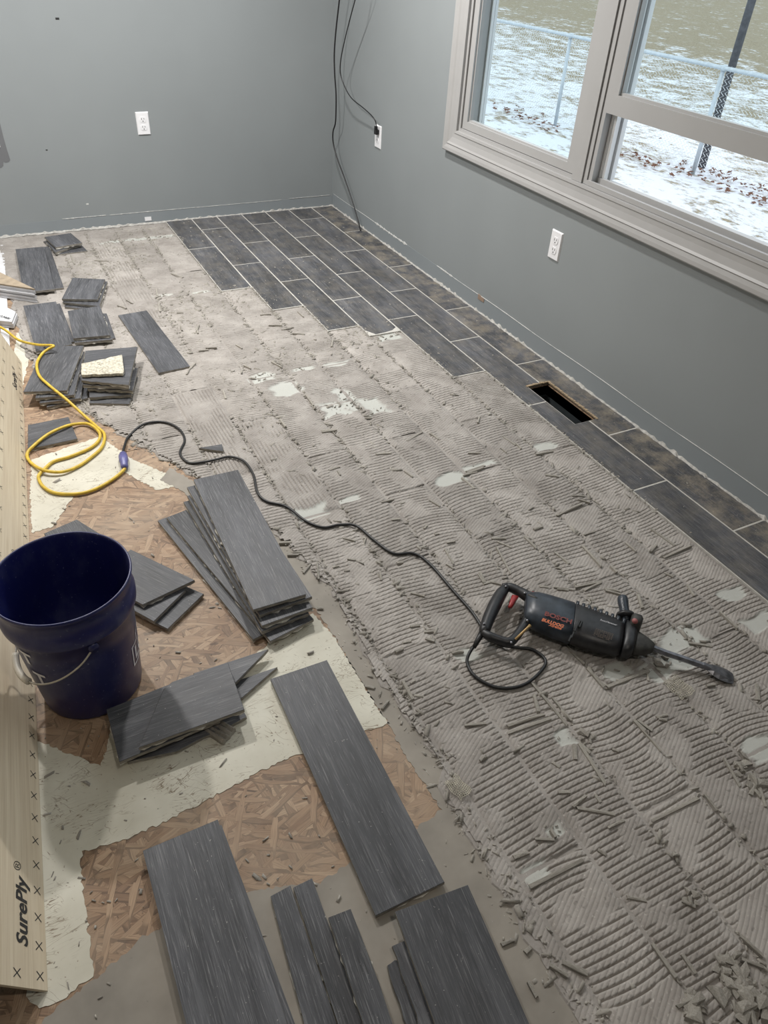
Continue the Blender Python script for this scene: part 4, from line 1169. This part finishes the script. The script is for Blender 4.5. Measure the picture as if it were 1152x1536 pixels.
# ================================================================== CORDS
M_yel = plain('yellow_cord_jacket', (0.60, 0.42, 0.045), 0.5, var=0.2, scale=60)
yc = [(-30, 480, .045), (3, 492, .03), (28, 510, .03), (55, 517, .055), (80, 518.5, .085), (72, 524, .075)] + [(20 + x / 4.114, 500 + y / 4.114, z) for x, y, z in [
    (175, 130, .066), (145, 190, .066), (160, 260, .066), (220, 320, .066), (330, 410, .045), (440, 510, .014), (520, 580, .009), (562, 625, .008), (548, 700, .008), (480, 765, .008), (400, 820, .008), (300, 855, .012), (190, 845, .016), (110, 800, .008),
    (85, 745, .010), (130, 690, .018), (220, 620, .022), (320, 575, .021), (400, 558, .010), (470, 562, .012), (530, 610, .014), (528, 660, .009), (470, 710, .008), (350, 760, .008), (250, 790, .008), (200, 830, .009), (170, 860, .009), (155, 890, .008), (180, 940, .008), (240, 980, .008),
    (330, 992, .008), (430, 985, .008), (520, 955, .008), (600, 910, .008), (660, 865, .009), (690, 832, .012)]]
P = [G(x, y, z) for x, y, z in yc]
base = np.array([P[10][0], P[10][1], 0]); 
mb = MB(); mb.tube([p - base for p in spline(P, 7)], 0.0054, 8)
ycord = empty('extension_cord', tuple(base)); tag(ycord, 'yellow extension cord looped on the floor beside the leaning sheet', 'cord')
mb.build('cable', M_yel, ycord, True)
M_conn = plain('lilac_connector', (0.12, 0.12, 0.30), 0.35, var=0.2)
ca, cb = G(187, 701, 0.014), G(184, 680, 0.014); ax = (cb - ca) / np.linalg.norm(cb - ca)
L_ = np.linalg.norm(cb - ca)
mb = MB(); mb.tube([ca - ax * 0.004 - base, ca + ax * 0.004 - base, ca + ax * L_ * 0.35 - base, ca + ax * L_ * 0.42 - base, ca + ax * L_ * 0.8 - base], [0.0085, 0.0125, 0.0125, 0.015, 0.015], 12)
mb.build('socket', M_conn, ycord, True)
# black tool cord (belongs to the hammer, built below)
kc = [(184, 679, .016), (187, 668, .012), (193, 655, .008), (215, 636.5, .012), (245, 633, .012), (268, 643, .012), (277, 660, .012), (270, 680, .012), (283, 694, .012), (305, 693, .014), (325, 689, .015), (345, 685, .015), (366, 692, .016), (380, 712, .016), (386, 738, .016), (400, 752, .014), (430, 760, .013), (458, 781, .013), (485, 791, .013), (510, 787, .013), (535, 789, .013),
      (560, 809, .013), (590, 830, .013), (620, 830, .013), (645, 846, .013), (680, 886, .013), (708, 918, .013), (728, 948, .013), (748, 966, .013), (775, 971, .013), (800, 975, .014), (818, 990, .014), (812, 1006, .013), (790, 1025, .013), (765, 1032, .013), (738, 1029, .013), (712, 1014, .013), (701, 995, .014), (704, 980, .022), (716, 962, .034), (724, 948, .040)]

# ================================================================== DEMOLITION HAMMER (lies on its side)
M_tool = plain('tool_body_navy', (0.026, 0.034, 0.046), 0.36, var=0.45, scale=40, bmp=0.1)
M_toolk = plain('tool_black', (0.014, 0.014, 0.016), 0.42, var=0.5, scale=60, bmp=0.15)
M_dusty = plain('tool_dusty_black', (0.035, 0.034, 0.031), 0.6, var=0.5, scale=60, bmp=0.2)
M_red = plain('trigger_red', (0.28, 0.02, 0.02), 0.4)
M_steel = plain('chisel_steel', (0.24, 0.24, 0.26), 0.38, 0.9, var=0.4, scale=50)
M_orange = plain('orange_print', (0.50, 0.13, 0.045), 0.5)
M_dkred = plain('dark_red_print', (0.16, 0.028, 0.02), 0.5)
ZH = 0.048
hb = G(850, 940, ZH); hbase = np.array([hb[0], hb[1], 0.007])
ham = empty('demolition_hammer', tuple(hbase)); tag(ham, 'dark blue and black demolition hammer with a chisel, lying on the mortar', 'hammer')
def H3(px, py, z): return G(px, py, z) - hbase
def loft(name, secs, mat, parent, zc=ZH, n=20, power=2.6):
    """secs: (top px, bottom px, half thickness)"""
    V = []; F = []
    for (a, b_, hw) in secs:
        A, B = H3(*a, zc), H3(*b_, zc); c = (A + B) / 2; e_ = (A - B) / 2
        for k in range(n):
            w = 2 * PI * k / n; cx, sx = math.cos(w), math.sin(w)
            fx = math.copysign(abs(cx) ** (2 / power), cx); fz = math.copysign(abs(sx) ** (2 / power), sx)
            V.append(c + e_ * fx + np.array([0, 0, hw]) * fz)
    m_ = len(secs)
    for i in range(m_ - 1):
        for k in range(n): F.append((i * n + k, i * n + (k + 1) % n, (i + 1) * n + (k + 1) % n, (i + 1) * n + k))
    F.append(tuple(range(n))[::-1]); F.append(tuple((m_ - 1) * n + k for k in range(n)))
    return obj(name, V, F, mat, parent, True)
loft('motor_housing', [((788, 893), (786, 932), .020), ((790, 892), (788, 933), .028), ((806, 893), (797, 938), .033), ((820, 897), (806, 943), .036), ((840, 903), (830, 953), .037), ((859, 909), (854, 961), .037), ((861, 911), (856, 960), .034)], M_tool, ham)
gear = loft('gear_housing', [((859, 911), (854, 960), .032), ((862, 910), (857, 962), .034), ((885, 918), (879, 970), .034), ((905, 925), (900, 976), .033), ((928, 934), (921, 980), .031), ((934, 938), (929, 980), .027)], M_toolk, ham)
# cooling ribs on the upper edge
for k in range(9):
    f = k / 8; x = 863 + (932 - 863) * f; y = 910 + (935 - 910) * f
    A, B = H3(x, y - 1.5, ZH), H3(x + 4.5, y - 0.2, ZH)
    loft('cooling_rib', [((x - 0.4, y - 2.2), (x - 1.5, y + 10), .027), ((x + 3.4, y - 1.0), (x + 2.4, y + 11), .027)], M_tool, gear, n=12)
loft('chuck_collar', [((936, 937), (931, 981), .024), ((938, 934), (933, 983), .030), ((950, 938), (944, 984), .030), ((954, 943), (948, 981), .026)], M_toolk, ham)
loft('chuck', [((953, 949), (948, 979), .021), ((958, 951), (953, 980), .021), ((970, 958), (965, 981), .017), ((980, 965), (977, 979), .010), ((982, 967), (979, 978), .007)], M_dusty, ham)
# D handle
def sweep(name, pts, radii, mat, parent, sides=14):
    m_ = MB(); m_.tube(spline([H3(*p) for p in pts], 5), np.repeat(radii, 1).tolist() if len(radii) != len(pts) else list(np.interp(np.linspace(0, len(pts) - 1, (len(pts) - 1) * 5 + 1), range(len(pts)), radii)), sides)
    return m_.build(name, mat, parent, True)
grip = sweep('rear_grip', [(761, 880, ZH), (752, 890, ZH), (742, 908, ZH), (733, 928, ZH), (727, 945, ZH), (727, 951, ZH)], [0.011, 0.0165, 0.018, 0.0165, 0.015, 0.008], M_toolk, ham)
sweep('handle_top', [(753, 879, ZH), (765, 881, ZH), (780, 888, ZH), (795, 897, ZH), (806, 905, ZH)], [0.008, 0.013, 0.014, 0.017, 0.02], M_toolk, ham)
sweep('handle_bottom', [(724, 948, ZH), (735, 955, ZH), (750, 960, ZH), (764, 963, ZH), (774, 955, ZH), (784, 941, ZH), (792, 928, ZH)], [0.010, 0.013, 0.0115, 0.0125, 0.0115, 0.0115, 0.013], M_toolk, ham)
loft('trigger', [((768, 893), (762, 911), .006), ((771, 893), (764, 912), .008), ((778, 895), (767, 912), .007)], M_red, grip)
m_ = MB(); m_.tube([H3(773, 959, .058), H3(792, 941, .058), H3(795, 938.5, .058)], [0.0032, 0.0032, 0.005], 8); m_.build('brass_rod', plain('tan_brass', (0.42, 0.28, 0.12), 0.4, 0.3), ham, True)
for px, py in ((759, 880), (787, 890), (791, 931), (726, 936), (767, 964)):
    m_ = MB(); m_.tube([H3(px, py, ZH + .010), H3(px, py, ZH + .0175)], 0.0034, 10); m_.build('screw', M_steel, ham, True)
m_ = MB(); m_.tube(spline([H3(793, 893, .072), H3(798, 895, .075), H3(806, 899, .076)], 2), 0.005, 8); m_.build('mode_switch', M_dusty, ham, True)
m_ = MB(); m_.tube([H3(798, 890, .062), H3(806, 892, .064)], 0.006, 8); m_.build('red_button', M_red, ham, True)
# side vents
for px, py in ((866, 938), (870, 931), (861, 948), (857, 953), (873, 932)):
    a, b_ = H3(px, py, ZH + .0345), H3(px - 4, py + 9, ZH + .0345); m_ = MB(); m_.tube([a, b_], 0.0022, 6); m_.build('vent_slot', M_slot, ham)
# auxiliary handle
aux = sweep('side_handle', [(940, 932, .050), (938, 923, .054), (936, 912, .058), (934.5, 902, .061), (934, 897, .062), (934, 895, .062)], [0.010, 0.0125, 0.013, 0.0145, 0.0135, 0.006], M_tool, ham)
m_ = MB(); m_.tube([H3(938.5, 927, .054), H3(938, 922, .056)], [0.026, 0.024], 20); m_.build('handle_flange', M_toolk, aux, True)
for i in range(5):
    for k in range(12):
        w = 2 * PI * k / 12 + (0.26 if i % 2 else 0); p0 = H3(937.5 - i * 0.7, 918 - i * 4.2, .0555 + i * .0014); d = np.array([math.cos(w), 0.35 * math.sin(w), math.sin(w)]) * 0.0133
        m_ = MB() if (i == 0 and k == 0) else m_
        m_.tube([p0 + d * 0.9, p0 + d * 1.09], [0.0018, 0.001], 5)
m_.build('grip_studs', M_toolk, aux)
loft('clamp_block', [((944, 931), (941, 950), .036), ((948, 930), (944, 951), .043), ((958, 934), (954, 953), .043), ((961, 937), (957, 952), .036)], M_dusty, ham)
m_ = MB(); m_.tube([H3(951, 931, .075), H3(953, 932, .090)], [0.008, 0.007], 10); m_.build('clamp_cap', plain('pink_cap', (0.35, 0.12, 0.12), 0.5), ham, True)
# chisel
sh = [H3(978, 971.5, .045), H3(1000, 980, .040), H3(1030, 990, .034), H3(1056, 999, .028)]
m_ = MB(); m_.tube(sh, [0.0085, 0.0085, 0.0085, 0.0085], 6); ch = m_.build('chisel_shank', M_steel, ham)
ax = (H3(1100, 1018, .012) - H3(1056, 999, .028)); La = np.linalg.norm(ax); ax /= La; sd_ = np.cross(ax, [0, 0, 1]); sd_ /= np.linalg.norm(sd_); upv = np.cross(sd_, ax)
o0 = H3(1056, 999, .028); V = []; F = []
for f, wd, tk in ((-.05, .009, .009), (.12, .010, .0085), (.3, .019, .0075), (.5, .0235, .006), (.8, .0225, .0035), (.97, .018, .0012), (1.0, .015, .0006)):
    c = o0 + ax * La * f
    V += [c + sd_ * wd + upv * 0, c + sd_ * wd * .5 + upv * tk, c - sd_ * wd * .5 + upv * tk, c - sd_ * wd, c - sd_ * wd * .5 - upv * tk * .6, c + sd_ * wd * .5 - upv * tk * .6]
for i in range(6):
    for k in range(6): F.append((i * 6 + k, i * 6 + (k + 1) % 6, (i + 1) * 6 + (k + 1) % 6, (i + 1) * 6 + k))
F += [tuple(range(6))[::-1], tuple(range(36, 42))]
obj('chisel_blade', V, F, M_steel, ham)
# print on the side
U_ = (G(925, 958, .09) - G(815, 922, .09)); U_ /= np.linalg.norm(U_); Vv_ = np.array([-U_[1], U_[0], 0])
def tool_text(s, px, py, size, mat, z, sh=0.0, xs=1.0, bold=0.0004):
    v1, f1 = text_mesh(s, size, sh, bold=bold); o0 = H3(px, py, z)
    obj('lettering', [o0 + U_ * v[0] * xs + Vv_ * v[1] for v in v1], f1, mat, ham)
zt_ = ZH + 0.0378
tool_text('BOSCH', 816, 922.5, 0.022, M_dkred, zt_, 0, 1.0, 0.0008)
tool_text('BULLDOG', 812, 931, 0.0155, M_orange, zt_, 0.15, 0.80, 0.0007)
tool_text('Xtreme', 823, 938.5, 0.0135, M_orange, zt_, 0.25, 0.75, 0.0004)
m_ = MB(); a = [H3(811, 930, zt_ - .0004), H3(821, 933.5, zt_ - .0004), H3(819, 938.5, zt_ - .0004), H3(809, 935, zt_ - .0004)]
# fine print panel: rows of short dull strokes
m_ = MB()
for r_ in range(6):
    for c_ in range(9):
        if random.random() < 0.12: continue
        o0 = H3(893.5, 943.0, ZH + .0345) + U_ * (c_ * 0.0052 - r_ * .0004) - Vv_ * r_ * 0.0048
        m_.add([o0, o0 + U_ * 0.0042, o0 + U_ * 0.0042 + Vv_ * 0.0016, o0 + Vv_ * 0.0016], [(0, 1, 2, 3)])
m_.build('fine_print', plain('tan_print', (0.10, 0.07, 0.05), 0.6), ham)
tool_text('RotoHammer', 900, 930.5, 0.0085, plain('pale_print', (0.4, 0.4, 0.42), .5), ZH + .0335, 0.2, 0.9, 0.0002)
# cord as a part of the hammer
P = [G(x, y, z) - hbase for x, y, z in kc]
m_ = MB(); m_.tube(spline(P, 7), 0.0042, 8); m_.build('power_cord', M_black, ham, True)
m_ = MB(); m_.tube([H3(724, 948, .043), H3(718, 958, .038), H3(711, 971, .030)], [0.009, 0.0075, 0.0055], 10); m_.build('strain_relief', M_black, ham, True)
pa, pb_ = G(184.5, 681, .016) - hbase, G(185.5, 690, .015) - hbase
m_ = MB(); m_.tube([pa + (pa - pb_) * 0.2, pa, pb_], [0.006, 0.012, 0.0135], 12); m_.build('plug', plain('lilac_plug', (0.10, 0.10, 0.24), .35), ham, True)

# ================================================================== WALL CABLES IN THE CORNER
def dz(px, py, x=None, y=None): return WX(px, py, x) if x is not None else WY(px, py, y)
c1 = [(516, -60), (511, -20), (508.5, 5), (504, 45), (501.5, 80), (502, 110), (504, 140), (504, 165), (503, 185), (499.5, 198), (500, 215), (506, 238), (516, 265), (528, 300), (537, 330), (541, 345)]
P = []
for i, (x, y) in enumerate(c1):
    f = i / (len(c1) - 1)
    p = WX(x, y, -0.10 + 0.075 * f)
    if p[1] > -0.02: p = WY(x, y, -0.06)
    P.append(p)
P[-1] = G(541, 346, 0.012)
cb1 = P[-1].copy(); m_ = MB(); m_.tube([p - cb1 for p in spline(P, 6)], 0.0042, 8)
o = m_.build('wall_cable', M_black, None, True); o.location = tuple(cb1); tag(o, 'thick black cable hanging in the corner down to the floor tiles', 'cable')
c2 = [(541, -60), (537, -25), (532.5, 0), (524, 32), (516, 65), (511, 92), (511, 112), (518, 132), (528, 148), (545, 162), (558, 174), (563.5, 183), (564.5, 192)]
P = []
for i, (x, y) in enumerate(c2):
    f = i / (len(c2) - 1); P.append(WX(x, y, -0.13 + 0.105 * f))
c0 = P[-1].copy(); t = empty('plug_cable', tuple(c0)); tag(t, 'thin black power cable plugged into the outlet near the corner', 'cable')
m_ = MB(); m_.tube([p - c0 for p in spline(P, 6)], 0.0029, 8); m_.build('cable', M_black, t, True)
pl = WX(565, 197.5, -0.017) - c0
m_ = MB(); m_.box(pl[0] - 0.010, pl[0] + 0.009, pl[1] - 0.012, pl[1] + 0.012, pl[2] - 0.013, pl[2] + 0.010); m_.box(pl[0] - 0.010, pl[0] + 0.004, pl[1] - 0.001, pl[1] + 0.012, pl[2] + 0.010, pl[2] + 0.026)
m_.build('plug', M_black, t)

# ================================================================== RUBBLE
def zfloor(x, y):
    k = math.floor((-x - W0) / PT)
    if x > colx(0)[0] or (k in ENDS and y > ENDS[k]): return ZT + 0.0004
    if x > float(edge_x(y)): return 0.0058
    return 0.0014
def chip_mesh(kind, seed):
    r = random.Random(seed)
    if kind == 'sliver': L, Wd, Hh = 0.5, 0.5, 0.5
    V = []
    for z in (0, 1):
        for x, y in ((-.5, -.5), (.5, -.5), (.5, .5), (-.5, .5)):
            j = 0.16 if kind == 'sliver' else 0.30
            s = 1.0 if z == 0 else r.uniform(0.6, 1.0)
            V.append(((x + r.uniform(-j, j) * (0.25 if kind == 'sliver' else 1)) * (1 if kind == 'sliver' else s), (y + r.uniform(-j, j)) * s, z * r.uniform(0.75, 1.0)))
    V += [(r.uniform(-.15, .15), 0, r.uniform(0.95, 1.15))]
    F = [(0, 3, 2, 1), (0, 1, 5, 4), (1, 2, 6, 5), (2, 3, 7, 6), (3, 0, 4, 7), (4, 5, 8), (5, 6, 8), (6, 7, 8), (7, 4, 8)]
    me = bpy.data.meshes.new('mortar_' + kind); me.from_pydata(V, [], F); me.materials.append(M_rubble); me.update(); return me
def where(x, y):
    d = lambda a, b_: math.hypot(x - a, y - b_)
    if x < edge_x(y): return 'beside the pulled-up planks on the bare floor'
    if x > colx(0)[0] or (math.floor((-x - W0) / PT) in ENDS and y > ENDS[math.floor((-x - W0) / PT)]): return 'on the tiles still laid'
    if min(d(-1.05, -3.52), d(-.95, -3.6)) < 0.16: return 'beside the hammer handle'
    if min(d(-.8, -3.75), d(-.72, -3.85), d(-.65, -3.95)) < 0.17: return 'beside the hammer chisel'
    if x < edge_x(y) + 0.16: return 'along the ragged mortar edge'
    if d(-.4, -2.6) < 0.5: return 'on the mortar next to the register hole'
    if y < -4.2: return 'on the combed mortar ahead of the ripped strips'
    if y < -3.75: return 'on the combed mortar between chisel and ragged edge'
    if y < -3.1: return 'on the combed mortar along the laid tile strip' if x > -.75 else 'on the combed mortar beside the black cord'
    if y < -2.3: return 'on the crumbly mortar beyond the black cord'
    return 'on the crumbly mortar short of the laid tiles'
SLV = [chip_mesh('sliver', i) for i in range(8)]; CHP = [chip_mesh('chip', 50 + i) for i in range(10)]
def put(me, name, x, y, L, Wd, Hh, rz, label, group, tilt=0.0):
    z = zfloor(x, y)
    o = bpy.data.objects.new(name, me); COL.objects.link(o)
    o.location = (x, y, z - 0.0004); o.scale = (L, Wd, Hh); o.rotation_euler = (random.uniform(-tilt, tilt), random.uniform(-tilt, tilt) * 0.4, rz)
    tag(o, label, 'rubble', group)
def seg_px(o, s, L): return [(o[0] + a / s, o[1] + b_ / s, o[0] + c / s, o[1] + d / s) for a, b_, c, d in L]
segs = seg_px((640, 540), 2.25, [(440, 527, 520, 490), (490, 460, 530, 462), (510, 475, 550, 485), (400, 390, 445, 397), (370, 322, 425, 312), (260, 262, 300, 290), (300, 285, 318, 303), (130, 388, 190, 365), (218, 606, 265, 606), (240, 615, 285, 635), (235, 635, 285, 725), (525, 630, 588, 700), (760, 575, 835, 628), (755, 650, 775, 628), (530, 592, 565, 582), (670, 620, 705, 650), (800, 720, 830, 735), (430, 770, 495, 780), (500, 770, 590, 748), (600, 775, 650, 785), (120, 400, 160, 435), (172, 215, 178, 195), (140, 318, 180, 318), (360, 575, 390, 565), (60, 640, 90, 690), (250, 300, 268, 315), (15, 250, 40, 270), (330, 600, 370, 640), (620, 700, 640, 720), (800, 670, 890, 632), (430, 650, 480, 690), (180, 720, 195, 755), (205, 750, 250, 760)])
segs += seg_px((700, 1060), 2.5487, [(640, 60, 740, 170), (650, 55, 710, 95), (430, 145, 530, 300), (410, 150, 415, 205), (350, 330, 395, 330), (325, 215, 355, 235), (405, 388, 455, 345), (420, 392, 560, 415), (540, 465, 600, 440), (260, 510, 335, 510), (180, 580, 235, 560), (245, 690, 440, 590), (490, 340, 510, 370), (555, 165, 580, 175), (610, 730, 685, 745), (820, 745, 870, 770), (910, 340, 955, 400), (980, 200, 1045, 310), (1085, 340, 1105, 290), (1115, 300, 1140, 385), (710, 910, 800, 1040), (820, 950, 870, 1025), (365, 975, 460, 1025), (315, 990, 385, 1035), (785, 570, 810, 570), (235, 1050, 270, 1110), (135, 910, 180, 890), (225, 940, 245, 920), (705, 440, 890, 350), (155, 105, 320, 50), (800, 1150, 890, 1110), (725, 45, 765, 35), (75, 195, 50, 210), (1010, 960, 1030, 1000), (1045, 880, 1130, 960), (1050, 970, 1130, 1000), (320, 475, 338, 505), (400, 60, 330, -30), (500, 550, 530, 570), (440, 150, 470, 180)])
segs += seg_px((680, 840), 2.4407, [(290, 455, 415, 605), (425, 335, 480, 385), (490, 400, 550, 470), (560, 470, 720, 405), (295, 500, 310, 560), (860, 305, 945, 320), (660, 590, 700, 630), (555, 115, 610, 130), (480, 112, 540, 85), (90, 55, 110, 85), (675, 130, 690, 180), (1110, 460, 1115, 515), (925, 465, 955, 460), (710, 420, 712, 445), (750, 585, 780, 590), (315, 100, 345, 103), (380, 110, 420, 115), (40, 610, 120, 600), (200, 610, 330, 570), (855, 95, 880, 135), (975, 195, 1040, 255), (110, 90, 150, 80)])
segs += seg_px((460, 780), 4.4308, [(490, 355, 495, 405), (240, 125, 320, 145), (930, 300, 975, 330), (760, 190, 795, 170), (735, 180, 760, 205), (640, 1080, 705, 1195), (690, 1090, 720, 1070), (390, 1100, 450, 1115), (500, 1255, 545, 1200), (70, 290, 80, 400), (175, 320, 215, 310), (270, 265, 320, 270), (70, 585, 110, 585), (690, 715, 750, 705), (790, 790, 850, 810), (640, 820, 695, 810), (590, 880, 640, 860), (690, 490, 780, 515), (780, 60, 800, 40), (930, 160, 985, 145), (965, 890, 1040, 880), (600, 290, 640, 285), (850, 100, 880, 95)])
segs += seg_px((400, 620), 3.2, [(1080, 605, 1145, 605), (525, 200, 595, 195), (675, 135, 745, 95), (785, 100, 830, 130), (965, 195, 1030, 195), (960, 285, 1045, 255), (265, 90, 335, 85), (550, 430, 610, 415), (600, 515, 640, 512), (660, 280, 700, 310), (780, 420, 830, 450), (945, 300, 1010, 285), (340, 280, 355, 300), (300, 275, 350, 260), (60, 625, 120, 622), (100, 680, 155, 680), (175, 765, 215, 720)])
segs += seg_px((220, 440), 3.84, [(70, 60, 75, 110), (195, 190, 205, 220), (290, 205, 295, 235), (340, 322, 405, 318), (515, 300, 550, 322), (175, 117, 210, 115), (720, 400, 780, 430), (840, 235, 910, 240), (780, 215, 845, 200), (655, 128, 715, 125), (705, 190, 780, 190), (870, 110, 905, 140), (1065, 310, 1075, 270), (770, 735, 800, 775), (1010, 805, 1090, 795), (440, 560, 455, 610), (920, 590, 960, 650), (250, 440, 280, 410), (230, 470, 255, 430), (640, 570, 670, 575), (560, 420, 600, 440)])
segs += seg_px((0, 300), 2.88, [(305, 235, 325, 285), (410, 265, 470, 268), (740, 320, 790, 338), (690, 450, 695, 485), (675, 385, 680, 415), (510, 460, 545, 470), (545, 435, 575, 450), (850, 570, 860, 545), (860, 655, 900, 650), (680, 200, 700, 240)])
nsl = 0
for a, b_, c, d in segs:
    p, q = G(a, b_, 0.006), G(c, d, 0.006); L = min(0.13, max(0.012, np.linalg.norm((q - p)[:2]))); m = (p + q) / 2
    if m[0] < XL or m[1] < -4.7 or covered(m[0], m[1]): continue
    on_sub = m[0] < edge_x(m[1])
    put(SLV[nsl % 8], 'mortar_sliver', m[0], m[1], L, random.uniform(0.006, 0.0095), random.uniform(0.0055, 0.009), math.atan2(q[1] - p[1], q[0] - p[0]),
        ('long' if L > 0.045 else 'short') + ' grey mortar sliver ' + where(m[0], m[1]), 'mortar slivers', 0.06)
    nsl += 1
# chips, heaps given as (pixel centre, spread in px, count, size)
heaps = [(1105, 1480, 26, 26, .020), (1085, 1450, 18, 10, .018), (1125, 1510, 22, 18, .020), (1040, 1520, 20, 14, .018), (975, 980, 22, 14, .014), (950, 985, 20, 12, .012), (1110, 1150, 14, 12, .016), (1135, 1180, 14, 10, .018), (885, 1345 - 240, 14, 8, .014), (1035, 1350, 14, 8, .014), (600, 845, 18, 10, .013), (640, 830, 16, 8, .013), (735, 1005, 14, 5, .012),
         (645, 970, 18, 10, .014), (610, 980, 12, 6, .014), (770, 1090, 24, 12, .016), (560, 740, 22, 9, .011), (860, 905, 14, 7, .012), (580, 1190, 14, 6, .016), (690, 940, 14, 6, .013), (930, 1240, 12, 5, .013), (800, 1215, 10, 5, .013)]
nch = 0
for px, py, sp, n_, sz in heaps:
    for k in range(n_):
        x, y = px + random.gauss(0, sp * .6), py + random.gauss(0, sp * .45); g = G(x, y, 0.006)
        if nch + nsl >= 296 or x > 1190 or y > 1570 or covered(g[0], g[1]): continue
        L = sz * random.uniform(0.6, 1.5); wr, hr = random.uniform(0.4, 0.95), random.uniform(0.3, 0.6)
        put(CHP[nch % 10], 'mortar_chip', g[0], g[1], L, L * wr, L * hr, random.uniform(0, 6.28),
            ('big' if L > 0.021 else 'middling' if L > 0.014 else 'small') + (' squarish' if wr > 0.7 else ' oblong') + (' thick' if hr > 0.45 else ' flat') + ' grey mortar chip ' + where(g[0], g[1]), 'mortar chips', 0.25); nch += 1
print('slivers', nsl, 'chips', nch)
# the uncountable remainder
def crumbs(name, pts, smin, smax, seed, elong=1.0):
    r = np.random.default_rng(seed); n = len(pts)
    cube = np.array([(-.5, -.5, 0), (.5, -.5, 0), (.5, .5, 0), (-.5, .5, 0), (-.4, -.4, 1), (.4, -.4, 1), (.4, .4, 1), (-.4, .4, 1)], float)
    q = np.array([(4, 5, 6, 7), (0, 1, 5, 4), (1, 2, 6, 5), (2, 3, 7, 6), (3, 0, 4, 7)])
    s = smin + (smax - smin) * r.random(n) ** 2.5
    V = cube[None] + (r.random((n, 8, 3)) - .5) * [0.4, 0.4, 0.35]
    V[..., 0] *= (s * (0.8 + elong * r.random(n)))[:, None]; V[..., 1] *= (s * (0.35 + 0.4 * r.random(n)))[:, None]; V[..., 2] *= (s * (0.22 + 0.25 * r.random(n)))[:, None]
    a = r.random(n) * 2 * PI; ca, sa = np.cos(a)[:, None], np.sin(a)[:, None]
    X = V[..., 0] * ca - V[..., 1] * sa + pts[:, 0, None]; Y = V[..., 0] * sa + V[..., 1] * ca + pts[:, 1, None]; Z = V[..., 2] + pts[:, 2, None]
    co = np.stack([X, Y, Z], -1).reshape(-1, 3); F = (q[None] + (np.arange(n) * 8)[:, None, None]).reshape(-1, 4)
    me = bpy.data.meshes.new(name); me.vertices.add(len(co)); me.vertices.foreach_set('co', co.ravel()); me.loops.add(F.size); me.loops.foreach_set('vertex_index', F.ravel().astype(np.int32))
    me.polygons.add(len(F)); me.polygons.foreach_set('loop_start', np.arange(0, F.size, 4, dtype=np.int32)); me.polygons.foreach_set('loop_total', np.full(len(F), 4, np.int32)); me.update(calc_edges=True)
    me.materials.append(M_rubble); o = bpy.data.objects.new(name, me); COL.objects.link(o); return o
pts = []
def addp(x, y, z=None):
    if covered(x, y): return
    pts.append((x, y, (zfloor(x, y) if z is None else z) - 0.0005))
while len(pts) < 5200:                                   # along the tile lines
    k = random.randint(1, 11); x = -(W0 + k * PT) + random.gauss(0, 0.007); y = -4.7 + 4.65 * random.random()
    if x < edge_x(y) or (k in ENDS and y > ENDS[k]) : continue
    if vnoise(np.array(x), np.array(y), 5, 4) * random.random() < 0.28: continue
    addp(x, y)
while len(pts) < 13500:                                  # over the far and middle field
    x = -2.03 + 1.72 * random.random(); y = -4.7 + 4.65 * random.random() ** 0.75
    if x < edge_x(y) or zfloor(x, y) > 0.01: continue
    w = vnoise(np.array(x), np.array(y), 7, 9); far = 0.25 + 0.75 * max(0, min(1, (y + 3.4) / 1.6))
    if (w - 0.33) * far * 1.7 < random.random(): continue
    addp(x, y)
for _ in range(1100):                                    # along the ragged left edge
    y = -4.7 + 3.2 * random.random(); addp(float(edge_x(y)) + random.gauss(0.012, 0.018), y)
for _ in range(420):                                     # stray crumbs on the bare floor
    px, py = random.uniform(60, 760), random.uniform(640, 1536); g = G(px, py)
    if g[0] < edge_x(g[1]): addp(g[0], g[1])
for _ in range(700):                                     # specks on the tiles still down
    k = random.randint(-1, 5); x0, x1 = colx(k); y = ENDS[k] + (0 - ENDS[k]) * random.random() ** (1.6 if k > 0 else 1)
    x = random.uniform(x0, x1)
    if HX0 - .01 < x < HX1 + .01 and HY0 - .01 < y < HY1 + .01: continue
    addp(x, y, ZT + 0.0004)
pts = np.array(pts)
big = rng.random(len(pts)) < 0.22
small_tile = pts[:, 2] > 0.009
a = crumbs('mortar_crumbs', pts[big & ~small_tile], 0.005, 0.014, 5, 2.0); tag(a, 'scattered grey mortar crumbs and flakes across the floor', 'rubble', kind='stuff')
b2 = crumbs('mortar_grit', pts[~big | small_tile], 0.002, 0.007, 6, 1.4); tag(b2, 'fine grey mortar grit strewn over floor and tiles', 'rubble', kind='stuff')

# scraps of fibreglass scrim
def scrim(label, px, py, w, h, rz, n, m_):
    g = G(px, py, 0.008); mb = MB()
    f = lambda u, v: (w * (u - .5) + 0.002 * math.sin(9 * v), h * (v - .5) + 0.002 * math.sin(8 * u), 0.003 + 0.004 * math.sin(3 * u) * math.sin(2.5 * v + 1))
    for i in range(n + 1): mb.tube([f(i / n, j / 6) for j in range(7)], 0.0006, 4)
    for j in range(m_ + 1): mb.tube([f(i / 6, j / m_) for i in range(7)], 0.0006, 4)
    o = mb.build('scrim_scrap', M_mesh); o.location = (g[0], g[1], 0.0085); o.rotation_euler = (0, 0, rz); tag(o, label, 'mesh scrap')
scrim('scrap of cream mesh scrim at the ragged mortar edge', 687, 1182, 0.035, 0.05, 0.25, 8, 12)
scrim('scrap of cream mesh scrim in the mortar below the chisel', 1018, 1032, 0.05, 0.06, 0.1, 9, 11)
